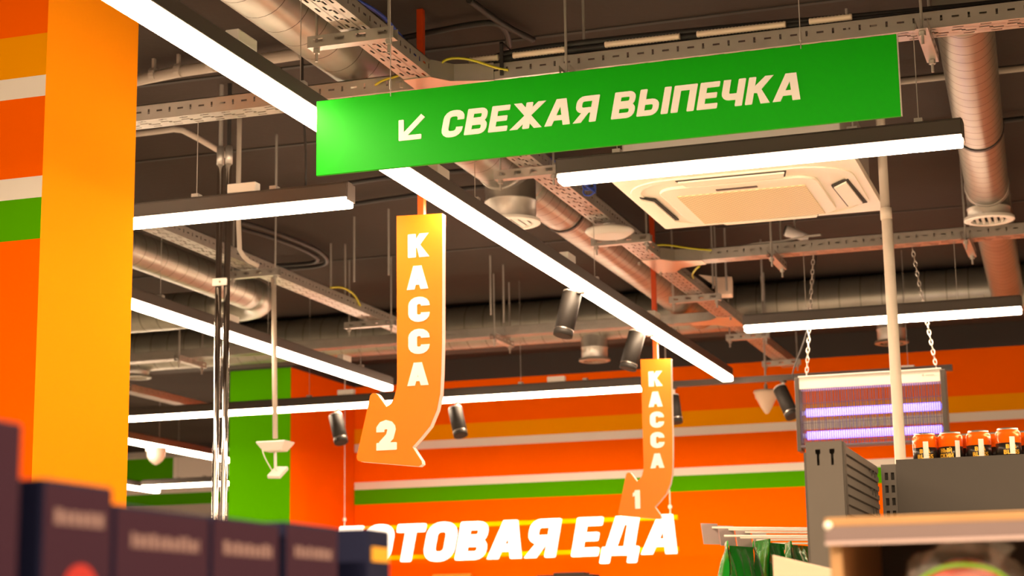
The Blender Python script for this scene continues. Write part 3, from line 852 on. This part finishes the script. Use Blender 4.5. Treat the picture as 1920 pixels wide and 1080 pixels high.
a = at(438, 292, 'y', 6.9); b = at(440, 470, 'y', 6.9)
cable('conduit_pipe', 'grey conduit right behind the chrome poles', [(a.x, 6.95, 3.95), (a.x, 6.95, b.z+.03), (a.x+.015, 7.0, b.z-.02), (a.x+.05, 7.05, b.z-.04)], .011, 'pvcd', 'pipe', 1)

# pvc pipe at right
q = at(1668, 500, 'y', 6.9)
t = thing('plastic_pipe', 'tall beige plastic pipe standing behind the cans, before the insect killer', 'pipe', (q.x, 6.9, 0))
m = MB(); m.cyl((q.x, 6.9, 0), (q.x, 6.9, 3.17), .021, n=20); m.build('lower_pipe', 'pvc', t, True)
m = MB(); m.cyl((q.x-.002, 6.9, 3.17), (q.x-.002, 6.9, 3.215), .0225, n=20); m.build('sleeve', 'pvc', t, True)
m = MB(); m.cyl((q.x-.004, 6.9, 3.2), (q.x-.004, 6.9, ZC), .018, n=20); m.build('upper_pipe', 'pvcd', t, True)

# cone alarm
q = at(1437, 752, 'y', 11.93)
t = thing('cone_alarm', 'pale cone-shaped device hanging by a rod left of the insect killer', 'alarm', (q.x, 11.93, q.z))
m = MB(); m.lathe((q.x, 11.93, q.z+.075), (q.x, 11.93, q.z-.085), [(0, .02), (.02, .08), (.12, .085), (.13, .078), (.35, .072), (.38, .066), (.75, .036), (.95, .016), (1, .008)], 24); m.build('cone', 'card', t, True)
m = MB(); m.cyl((q.x, 11.93, q.z+.07), (q.x, 11.93, q.z+.11), .012, n=10); m.cyl((q.x, 11.93, q.z+.1), (q.x, 11.93, ZC), .006, n=8); m.build('hanging_rod', 'galvd', t)

# pink-wrapped box on tray
q = at(1352, 560, 'y', 10.4)
t = thing('wrapped_box', 'crumpled pale pink box behind the long tray', 'box', (q.x, 10.45, TZ))
m = MB(); m.obox((q.x, 10.5, 3.66), (.05, .01, 0), (-.01, .06, 0), (0, .004, .055)); m.build('box', 'card', t, bevel=.006)
m = MB(); m.add([(q.x-.14, 10.45, 3.74), (q.x-.03, 10.43, 3.715), (q.x+.02, 10.44, 3.70), (q.x-.04, 10.46, 3.66)], [(0, 1, 2, 3)]); m.build('loose_flap', 'card', t, solid=.003)

# free ceiling rods (seen behind the larger checkout sign and elsewhere)
rods = [(620, 465, 575, 9.9, 'rod hanging left of the larger checkout sign, leftmost of three'), (647, 478, 585, 9.95, 'rod hanging left of the larger checkout sign, middle of three'),
        (664, 420, 600, 9.3, 'rod hanging left of the larger checkout sign, longest of three'), (729, 420, 600, 9.2, 'rod hanging close to the left edge of the larger checkout sign'),
        (921, 440, 640, 10.6, 'left rod of the pair right of the larger checkout sign'), (945, 460, 620, 10.9, 'right rod of the pair right of the larger checkout sign'),
        (517, 280, 420, 7.6, 'lone rod above the lamp left of the green sign'), (1338, 430, 560, 10.3, 'left rod below the air conditioner'), (1363, 440, 560, 10.4, 'right rod below the air conditioner'),
        (1432, 480, 600, 10.8, 'rod behind the tray left of the insect killer chains')]
for px, y0, y1, Y, lb in rods:
    q = at(px, y1, 'y', Y)
    m = MB(); rod(m, q.x, Y, max(q.z, TZ+.02), ZC, .006)
    setp(m.build('hanging_rod', 'galvd'), lb, 'rod', 'loose hanging rods')

# ceiling pipes and cables
Zp = 3.93
a = at(262, 145, 'z', Zp); b = at(395, 122, 'z', Zp)
t = thing('ceiling_pipe', 'grey ceiling pipe with clips at the upper left beside the column', 'pipe', ((a.x+b.x)/2, a.y, Zp))
m = MB(); m.tube([(a.x-.35, a.y-.02, Zp-.2), (a.x-.1, a.y, Zp-.05), (a.x, a.y, Zp), (b.x+.4, b.y, Zp)], .024, 14, smooth=1); m.build('pipe', 'pvcd', t, True)
for u in (.2, .55, 1.):
    c = a.lerp(b, u); m = MB(); m.cyl((c.x-.012, c.y, Zp), (c.x+.012, c.y, Zp), .029, n=14); m.box((c.x-.006, c.y-.008, Zp), (c.x+.006, c.y+.008, ZC)); m.build('clip', 'pvcd', t)
P = [at(x, y, 'z', 3.9) for x, y in ((250, 252), (300, 246), (335, 241), (360, 253), (400, 276), (425, 292))]
cable('ceiling_pipe', 'bent grey pipe below the left tray beside the column', P, .014, 'pvcd', 'pipe', 1)
q0, q1 = at(1690, 153, 'z', 3.95), at(1915, 127, 'z', 3.95)
cable('ceiling_pipe', 'straight ceiling pipe behind the upper right duct', [(q0.x-.05, q0.y, 3.95), (q1.x+.5, q0.y, 3.95)], .014, 'pvcd', 'pipe', 0)
for lb, pts in (('black ceiling cable above the junction of the trays', ((600, 120), (705, 82), (800, 62), (890, 44), (935, 42), (950, 60), (955, 85))),
                ('black ceiling cable behind the upper left lamp', ((262, 150), (330, 130), (480, 108), (560, 98), (640, 92))),
                ('dark ceiling cable loop left of the larger checkout sign, outer one', ((450, 415), (500, 430), (560, 452), (600, 470), (618, 490), (600, 500), (520, 505))),
                ('dark ceiling cable loop left of the larger checkout sign, inner one', ((450, 428), (520, 448), (575, 470), (600, 486), (585, 494), (515, 498))),
                ('black ceiling cable below the left end of the green sign', ((480, 372), (600, 352), (740, 330), (900, 318))),
                ('thick black ceiling cable under the green sign, lower one', ((640, 386), (760, 368), (880, 352), (920, 350))),
                ('black ceiling cable behind the upper right duct', ((1640, 262), (1760, 240), (1920, 222))),
                ('long black ceiling cable along the slab at the upper right', ((880, 0), (940, 45), (1000, 75)))):
    cable('ceiling_cable', lb, [at(x, y, 'z', 3.96) for x, y in pts], .013, 'cable', group='ceiling cables')
# bundle on the tray behind the sign
t = thing('cable_bundle', 'black cable bundle with white corrugated sleeves on the tray above the green sign', 'cables', (-1.3, 6.02, TZ+TS))
zt = TZ+TS+.012
m = MB()
for dy, dz in ((0, .012), (.028, .018), (.03, .04), (.004, .036)):
    m.tube([(-2.07, 6.0+dy, zt-.02), (-2.06, 6.0+dy, zt+dz*.5), (-1.98, 6.0+dy, zt+dz), (-1.6, 6.0+dy, zt+dz), (-1.1, 6.0+dy, zt+dz*.7), (-.6, 6.0+dy, zt+dz*.4-.01), (.8, 6.0+dy, zt-.02)], .014, 8, smooth=2)
m.build('black_cables', 'cable', t, True)
for u0, u1 in ((880, 935), (962, 1060), (1135, 1275), (1308, 1475), (1520, 1600)):
    xa, xb = at(u0, 95, 'y', 5.98).x, at(u1, 75, 'y', 5.98).x
    k = int((xb-xa)/.006)
    f0 = lambda x: zt+.012*max(0, min(1, (-x-.2)/1.6))
    m = MB(); m.lathe((xa, 5.978, f0(xa)), (xb, 5.978, f0(xb)), [(i/k, .0125 if i % 2 else .0105) for i in range(k+1)], 12)
    m.build('corrugated_sleeve', 'conduit', t, True)
xa = at(945, 100, 'y', 5.97).x
m = MB(); m.box((xa-.012, 5.955, TZ+.01), (xa+.0, 5.963, zt+.06)); m.box((xa-.012, 5.955, zt+.055), (xa, 6.06, zt+.062)); m.build('cable_tie', 'cable', t)
# wires around trays
zz = TZ+TS+.01
cable('earth_wire', 'yellow-green earth wire at the tray joint above the green sign, right one', [(-2.23, 5.9, zz-.04), (-2.2, 5.88, zz+.0), (-2.12, 5.9, zz), (-2.02, 5.955, zz-.035), (-1.98, 5.96, zz-.045)], .0045, 'yg', 'wire', group='earth wires')
cable('earth_wire', 'yellow-green earth wire left of the tray joint above the green sign', [(-2.5, 5.96, TZ+.03), (-2.46, 5.95, TZ+.045), (-2.4, 5.95, TZ+.05), (-2.34, 5.93, TZ+.075)], .0045, 'yg', 'wire', group='earth wires')
cable('earth_wire', 'yellow-green earth wire on the tray joint above the smaller checkout sign', [(-2.24, 9.2, zz-.01), (-2.2, 9.25, zz), (-2.08, 9.34, zz-.015), (-1.98, 9.37, zz-.025)], .005, 'yg', 'wire', group='earth wires')
cable('earth_wire', 'yellow-green earth wire looping below the smaller checkout sign joint', [(-2.08, 9.5, TZ-.01), (-2.12, 9.6, TZ+.0), (-2.19, 9.8, TZ+.01), (-2.225, 10.0, TZ+.03)], .005, 'yg', 'wire', group='earth wires')
cable('earth_wire', 'yellow-green earth wire on the left tray beside the router pole', [(-4.31, 9.6, TZ+TS), (-4.3, 9.75, TZ+TS+.03), (-4.31, 9.95, TZ+TS+.02), (-4.315, 10.05, TZ+TS-.03)], .006, 'yg', 'wire', group='earth wires')
cable('network_cable', 'blue cable along the top of the long tray', [at(640, -20, 'x', TB+TW-.01), at(668, 0, 'x', TB+TW-.01), at(705, 20, 'x', TB+TW-.01), at(728, 40, 'x', TB+TW-.01), at(745, 62, 'x', TB+TW-.01), at(765, 84, 'x', TB+TW-.012), at(790, 115, 'x', TB+TW-.015)], .007, 'blue')
cable('network_cable', 'coiled blue cable end beside the air conditioner', [Vector((TB+TW-.005, 7.3, TZ+TS+.004))]+[(at(1105, 352, 'y', 7.5)+Vector((.03*math.cos(k), .0, .025*math.sin(k)+.004*k-.03))) for k in [i*.7 for i in range(26)]], .004, 'blue', smooth=1)
cable('white_cable', 'thin white cable resting on the insect killer tray', [(-2.0, 9.42, TZ+TS-.005), (-1.8, 9.42, TZ+TS+.004), (-1.75, 9.42, TZ+TS+.012), (-1.6, 9.42, TZ+TS+.012), (-1.5, 9.42, TZ+TS+.028), (-1.4, 9.42, TZ+TS+.03)], .006, 'plastic')
q = at(1490, 437, 'y', 9.9)
t = thing('small_speaker', 'small white tilted device above the insect killer tray', 'fixture', q)
m = MB(); m.lathe((q.x-.05, 9.9, q.z+.02), (q.x+.07, 9.93, q.z-.03), [(0, .03), (.1, .034), (1, .02)], 16); m.build('body', 'plasticd', t, True)
m = MB(); m.cyl((q.x-.054, 9.9, q.z+.022), (q.x-.05, 9.9, q.z+.02), .028, n=16); m.build('face', 'dark', t)
m = MB(); rod(m, q.x, 9.91, q.z+.02); m.build('stem', 'galvd', t)

# ================================================================== SHELVING AT RIGHT
GZ = 2.055
t = thing('shelf_unit', 'dark grey metal shelf unit carrying the row of cans', 'shelf', (-.3, 4.95, 0))
# end upright (near) with keyhole slots
m = MB()
xl, xr = at(1510, 826, 'y', 4.3).x, at(1578, 825, 'y', 4.3).x
W_ = xr-xl
key = lambda cx: [(cx-.006, GZ-.028), (cx-.006, GZ-.018), (cx+.006, GZ-.018), (cx+.006, GZ-.028), (cx+.003, GZ-.03), (cx+.003, GZ-.056), (cx-.003, GZ-.056), (cx-.003, GZ-.03)]
m.prism([[(xl, 0), (xr, 0), (xr, GZ), (xl, GZ)], key(xl+W_*.33), key(xl+W_*.72)], lambda x, y, d: (x, 4.3+d, y), 0, .003)
m.box((xl, 4.303, 0), (xl+.002, 4.36, GZ)); m.box((xl, 4.303, GZ-.002), (xr, 4.36, GZ)); m.box((xl+.003, 4.34, 0), (xr-.003, 4.343, GZ-.003))
m.build('end_panel', 'grey', t)
m = MB(); m.box((xr-.006, 4.304, 0), (xr+.004, 4.34, GZ-.001)); m.build('upright', 'greyd', t, bevel=.002)
# ribbed side panel running away
m = MB()
x = xr-.004
m.box((x-.008, 4.34, .4), (x, 4.97, GZ-.004))
for i in range(17):
    z = GZ-.012-i*.024
    m.box((x, 4.345, z-.013), (x+.005, 4.95, z))
for i in range(9):
    for j in (0, 1):
        z = GZ-.03-i*.05
        m.box((x+.004, 4.8+j*.06, z-.012), (x+.0065, 4.815+j*.06, z+.004), 1)
m.build('side_panel', ['grey', 'dark'], t)
ux0, ux1 = at(1652, 875, 'y', 4.97).x, at(1681, 873, 'y', 4.97).x
m = MB()
hs = []
for i in range(14):
    z = GZ-.022-i*.034
    for cx in (ux0+(ux1-ux0)*.32, ux0+(ux1-ux0)*.72):
        hs.append([(cx-.0045, z-.02), (cx-.0045, z), (cx+.0045, z), (cx+.0045, z-.02)])
m.prism([[(ux0, 0), (ux1, 0), (ux1, GZ), (ux0, GZ)]]+hs, lambda x, y, d: (x, 4.965+d, y), 0, .003)
m.box((ux0, 4.975, 0), (ux1, 5.0, GZ), 1)
m.build('upright', ['grey', 'dark'], t)
sz1_ = at(1700, 861, 'y', 4.96).z
m = MB()
m.box((ux1, 4.962, sz1_-.155), (.5, 4.968, sz1_))
m.box((ux1, 4.968, sz1_-.004), (.5, 5.4, sz1_-.001))
m.build('top_shelf', 'greyd', t)
m = MB(); m.box((ux1, 4.958, sz1_-.148), (.5, 4.962, sz1_-.143)); m.build('front_lip', 'grey', t)
m = MB(); m.box((ux1, 5.0, .2), (.5, 5.02, sz1_-.16)); m.build('back_panel', 'grey', t)
m = MB(); m.box((ux0, 4.5, 0), (.5, 5.4, .12)); m.build('plinth', 'greyd', t)

# cans
def can(label, x, y, kind, rot=0.):
    r, H = .033, .125
    z = sz1_-.001
    H = .0
    # only the upper part shows above the shelf front; full can height .115 stands on the shelf
    H = .115
    zb_ = z
    t = thing('drink_can', label, 'can', (x, y, zb_), 'orange and black cans on the shelf')
    c = lambda u, z_: (x+r*math.sin(u)*1.012, y-r*math.cos(u)*1.012, z_)
    hs_ = .075
    m = MB(); m.lathe((x, y, zb_), (x, y, zb_+hs_), [(0, .026, 1), (.05, r, 1), (.46, r, 1), (.46, r, 0), (.82, r, 0), (.93, .0285, 0), (.955, .0275, 2), (1, .0275, 2), (1, .0262, 2), (.96, .0255, 2)], 32)
    cb = m.build('body', ['can_or', 'can_bk', 'alu'], t, True)
    m = MB()
    def cw(x0_, z0_, h):
        return lambda X, Yy, d: (x+(r+.0004+d)*math.sin(x0_+X*h/r+rot), y-(r+.0004+d)*math.cos(x0_+X*h/r+rot), z0_+Yy*h)
    if kind == 0:
        put_text(m, 'BLA', .26, cw(-.45, zb_+.0185, .0115), 0, .0004); put_text(m, 'BLESS', .26, cw(-.65, zb_+.004, .0115), 0, .0004)
    else:
        put_text(m, 'НЫЙ', .26, cw(-.5, zb_+.0185, .0115), 0, .0004); put_text(m, 'СКИЙ', .26, cw(-.6, zb_+.004, .0115), 0, .0004)
    m.build('lettering', 'gold', cb)
    m = MB()
    a = .75 if kind else -.15
    for k in range(6):
        u0, u1 = a+rot+k*.07, a+rot+(k+1)*.07
        rr = r+.0008
        m.add([(x+rr*math.sin(u0), y-rr*math.cos(u0), zb_+.004), (x+rr*math.sin(u1), y-rr*math.cos(u1), zb_+.004), (x+rr*math.sin(u1), y-rr*math.cos(u1), zb_+.05), (x+rr*math.sin(u0), y-rr*math.cos(u0), zb_+.05)], [(0, 1, 2, 3)])
    m.build('barcode_label', 'plastic', cb)
cx = [at(px, 850, 'y', 5.03).x for px in (1735, 1783, 1836, 1893, 1950)]
for i, (x, lb, rt) in enumerate(zip(cx, ('can at the left end of the row, beside the beige pipe', 'second can from the left, directly right of the leftmost can',
                        'third can from the left, with a pale sticker at its left', 'fourth can from the left, standing a little taller in view', 'can cut by the right picture edge'), (.1, -.3, .2, .3, 0))):
    can(lb, x, 5.03+(.004 if i % 2 else 0)-.03*(i == 3), i % 2 if i < 3 else 0, rt)
for px, lb in ((1762, 'can behind the first two cans of the row'), (1812, 'can behind the second and third cans'), (1864, 'can behind the third and fourth cans'), (1920, 'can behind the fourth can and the picture edge')):
    can(lb, at(px, 850, 'y', 5.1).x, 5.105, 1, 2.5)

# hooks with tags and green bags
for i, (px, py, Y) in enumerate(((1335, 989, 4.5), (1366, 993, 4.72), (1397, 998, 4.95), (1428, 1005, 5.2))):
    q = at(px, py, 'y', Y)
    lb = ('frontmost price-tag hook over the green bags', 'second price-tag hook over the green bags', 'third price-tag hook over the green bags', 'rearmost price-tag hook over the green bags')[i]
    t = thing('display_hook', lb, 'hook', (q.x, Y, q.z), 'price-tag hooks')
    m = MB(); m.tube([(q.x, Y, q.z), (xl-.002, Y, q.z-.012)], .0026, 8); m.tube([(q.x+.03, Y, q.z-.022), (xl-.002, Y, q.z-.03)], .0026, 8); m.build('wire', 'plastic', t)
    m = MB(); m.obox((q.x-.004, Y-.003, q.z-.016), (.016, .02, 0), (-.0012, .0012, 0), (-.003, 0, .026)); m.build('price_tag', 'tag', t)
m = MB(); m.box((xl-.012, 4.34, .3), (xl-.002, 5.35, GZ-.02)); setp(m.build('hook_board', 'grey'), 'grey board holding the price-tag hooks behind the near upright', 'board')
def bag(label, x, y, z, yaw, w=.12, h=.24, th=.021):
    t = thing('crisp_bag', label, 'bag', (x, y, z-h), 'green bags on hooks')
    m = MB(); N, K = 14, 12
    ca, sa = math.cos(yaw), math.sin(yaw)
    vs = []
    for s in (1, -1):
        for j in range(N+1):
            v = j/N
            for i in range(K+1):
                u = i/K*2-1
                pr = (1-u*u)**.6*min(1, max(0, v-.06)*3.2)**.7*min(1, (1-v)*4+.0)**.6
                d = s*(th*pr+.0012)+.004*math.sin(9*u+5*v+x*90)*min(1, v*5)
                ww = w/2*u*(1-.07*math.sin(PI*v))
                X, Yy = d, ww
                vs.append((x+X*ca-Yy*sa, y+X*sa+Yy*ca, z-h*v+.003*math.sin(20*u)))
    f = []
    for s in (0, 1):
        b = s*(N+1)*(K+1)
        f += [(b+j*(K+1)+i, b+j*(K+1)+i+1, b+(j+1)*(K+1)+i+1, b+(j+1)*(K+1)+i) for j in range(N) for i in range(K)]
    m.add(vs, f); po = m.build('pouch', 'chip', t, True)
    m = MB(); m.obox((x, y, z-.006), (.002*ca, .002*sa, 0), (-w/2*sa, w/2*ca, 0), (0, 0, .008)); m.build('top_seal', 'chip', po)
bags = [(1362, 1018, 4.5, .25, 'leftmost green bag under the first hook'), (1390, 1026, 4.6, -.3, 'second green bag from the left'), (1412, 1018, 4.75, .2, 'third green bag from the left'),
        (1430, 1014, 4.86, .5, 'pointed green bag in the middle of the hooks'), (1455, 1020, 4.95, -.2, 'green bag right of the middle, behind the carton'), (1478, 1018, 5.05, .3, 'green bag second from the upright'), (1500, 1024, 5.15, -.2, 'green bag closest to the grey upright')]
for px, py, Y, yw, lb in bags:
    q = at(px, py, 'y', Y); bag(lb, q.x, Y, q.z, yw)
q = at(1448, 1040, 'y', 3.5); q2 = at(1545, 1063, 'y', 3.3)
t = thing('carton', 'cream cardboard carton behind the wooden display', 'carton', (q.x+.12, 3.5, q.z-.3))
q3 = at(1545, 1063, 'y', 3.42)
e = Vector((q3.x-q.x, q3.y-q.y, q3.z-q.z))*1.6
m = MB(); g = Vector((.03, .2, -.02))
vs = [Vector(q)+o+Vector((0, 0, k)) for k in (-.26, 0) for o in (Vector((0, 0, 0)), e, e+g, g)]
m.add(vs, [(0, 3, 2, 1), (4, 5, 6, 7), (0, 1, 5, 4), (1, 2, 6, 5), (2, 3, 7, 6), (3, 0, 4, 7)]); m.build('box', 'card', t, bevel=.002)

# wooden display close at right
DY = 2.2
zt_ = at(1545, 971, 'y', DY).z; xw = at(1546, 990, 'y', DY).x
t = thing('wooden_display', 'wooden display case with a clear price rail, close at the right', 'display case', (0, 2.4, 0))
m = MB(); m.box((xw, DY, zt_-.012), (.6, DY+.4, zt_)); m.build('top_board', 'wood', t, bevel=.002)
m = MB(); m.box((xw+.003, DY+.012, .9), (xw+.018, DY+.4, zt_-.012)); m.build('side_board', 'wood', t, bevel=.002)
m = MB(); m.box((xw+.018, DY+.38, .9), (.6, DY+.4, zt_-.012)); m.build('back_board', 'brown', t)
zr = at(1550, 1023, 'y', DY).z
m = MB(); m.box((xw+.001, DY-.004, zr), (.6, DY, zt_-.011)); m.build('price_rail', 'rail', t)
m = MB(); m.box((xw+.001, DY-.007, zr), (.6, DY-.004, zr+.004)); m.build('rail_lip', 'tag', t)
m = MB(); q = at(1553, 986, 'y', DY); m.lathe((q.x, DY, q.z), (q.x, DY-.007, q.z), [(0, .005), (.6, .005), (1, .002)], 14); m.build('rivet', 'plastic', t, True)
m = MB(); m.box((xw+.018, DY+.02, 1.55), (.6, DY+.38, 1.565)); m.build('shelf_board', 'wood', t)
# produce bag
q = at(1800, 1048, 'y', 2.27)
t = thing('produce_bag', 'clear crinkled bag with a red and green print inside the wooden display', 'bag', (q.x, 2.285, 1.566))
def blob(rx, ry, rz, c, n, seed):
    rnd = random.Random(seed); m = MB(); N, K = 18, 28; vs = []
    ph = [rnd.uniform(0, 6) for _ in range(8)]
    for j in range(N+1):
        th = PI*j/N
        for i in range(K):
            g = 2*PI*i/K
            k = 1+n*(math.sin(5*g+ph[0]+3*th)*math.sin(4*th+ph[1])+.6*math.sin(9*g+ph[2])*math.sin(7*th+ph[3]))
            vs.append((c[0]+rx*k*math.sin(th)*math.cos(g), c[1]+ry*k*math.sin(th)*math.sin(g), c[2]+rz*k*math.cos(th)))
    f = [(j*K+i, j*K+(i+1) % K, (j+1)*K+(i+1) % K, (j+1)*K+i) for j in range(N) for i in range(K)]
    m.add(vs, f)
    return m
ztop = q.z
m = blob(.062, .05, (ztop-1.567)/2, (q.x+.003, 2.285, (ztop+1.566)/2), .03, 3); m.build('contents', 'melon', t, True)
m = MB(); m.tube([(q.x-.06, 2.236, ztop-.035), (q.x-.03, 2.233, ztop-.014), (q.x+.0, 2.233, ztop-.007), (q.x+.04, 2.235, ztop-.013), (q.x+.06, 2.238, ztop-.03)], .0028, 8, smooth=2); m.build('green_print', 'leaf', t, True)
m = blob(.078, .06, (ztop-1.567)/2+.012, (q.x+.0, 2.285, (ztop+1.582)/2), .13, 5); m.build('clear_wrap', 'film', t, True)
qq = at(1868, 1035, 'y', 2.28)
m = MB(); m.lathe((qq.x-.004, 2.28, qq.z-.022), (qq.x+.006, 2.28, qq.z+.012), [(0, .01), (.3, .006), (.6, .012), (1, .02)], 12); m.build('twisted_neck', 'film', t, True)

# ================================================================== PURPLE BOXES (close, blurred)
BX = -.8
def yat(px): return at(px, 960, 'x', BX).y
def marks(m, y0, y1, z, seed):
    rnd = random.Random(seed)
    y = y0
    while y < y1:
        w = rnd.uniform(.006, .012)
        m.box((BX-.0, y, z-.006), (BX+.0006, min(y+w, y1), z+rnd.uniform(.004, .007))); y += w+.0025
ztops = [at(140, 904, 'x', BX).z, at(300, 955, 'x', BX).z, at(460, 974, 'x', BX).z, at(585, 984, 'x', BX).z]
sp = [(80, 211), (216, 393), (398, 524), (536, 634)]
lbs = ['plum box nearest after the tall dark box', 'plum box second in the front row of packs', 'plum box third in the front row of packs', 'plum box last before the navy pack']
SH = 1.5
for (p0, p1), zt2, lb, k in zip(sp, ztops, lbs, range(4)):
    y0, y1 = yat(p0), yat(p1)
    t = thing('tea_box', lb, 'box', (BX-.06, (y0+y1)/2, SH), 'plum boxes in the foreground row')
    m = MB(); m.box((BX-.12, y0, SH), (BX, y1, zt2)); m.build('carton', ['navy'], t, bevel=.003)
    m = MB(); m.box((BX, y0+.002, SH+.002), (BX+.0004, y1-.002, zt2-.003)); fp = m.build('front_print', 'plum', t)
    m = MB(); c = y0+(y1-y0)*.55; w = (y1-y0)
    marks(m, y0+w*.16, y1-w*.12, zt2-.029, k); m.build('printed_words', 'pinkish', fp)
    m = MB(); m.lathe((BX, c, zt2-.095), (BX+.0009, c, zt2-.095), [(0, .03), (1, .03)], 28); m.build('red_emblem', 'red', fp)
t = thing('dark_box', 'tall plum box cut by the left picture edge', 'box', (BX-.06, 1.0, SH))
zt2 = at(20, 790, 'x', BX).z
m = MB(); m.box((BX-.12, .9, SH), (BX, at(40, 900, 'x', BX).y, zt2)); m.build('carton', 'plum', t, bevel=.003)
xn = at(690, 1000, 'y', 1.86).x
zt3 = at(660, 991, 'y', 1.86).z
t = thing('navy_pack', 'navy pack with a yellow mark at the end of the row', 'box', (xn-.05, 1.88, SH))
m = MB(); m.box((xn-.11, 1.86, SH), (xn, 1.925, zt3)); m.build('carton', 'navy', t, bevel=.003)
m = MB(); m.box((xn, 1.87, zt3-.036), (xn+.0006, 1.92, zt3-.02)); m.build('yellow_mark', 'yellow', t)
t = thing('near_shelf', 'shelf under the plum boxes, below the picture edge', 'shelf', (BX-.1, 1.4, 0))
m = MB(); m.box((BX-.3, .7, SH-.03), (BX+.01, 2.1, SH)); m.build('board', 'greyd', t)
m = MB(); m.box((BX-.3, .7, 0), (BX-.27, 2.1, SH-.03)); m.build('back_panel', 'greyd', t)

# small things low behind the white letters
q = at(838, 1080, 'y', 14.3)
m = MB(); m.box((q.x-.17, 14.4, q.z-.25), (q.x+.17, 14.47, q.z+.022)); setp(m.build('menu_board', 'yellow', bevel=.004), 'yellow board edge under the white wall letters', 'board')
q = at(1065, 1080, 'y', 14.2)
m = MB(); m.box((q.x-.24, 14.1, q.z-.4), (q.x+.24, 14.3, q.z+.008)); m.box((q.x-.1, 14.12, q.z+.008), (q.x+.16, 14.28, q.z+.026)); setp(m.build('oven_top', 'charcoal', bevel=.006), 'dark appliance top under the white wall letters', 'appliance')
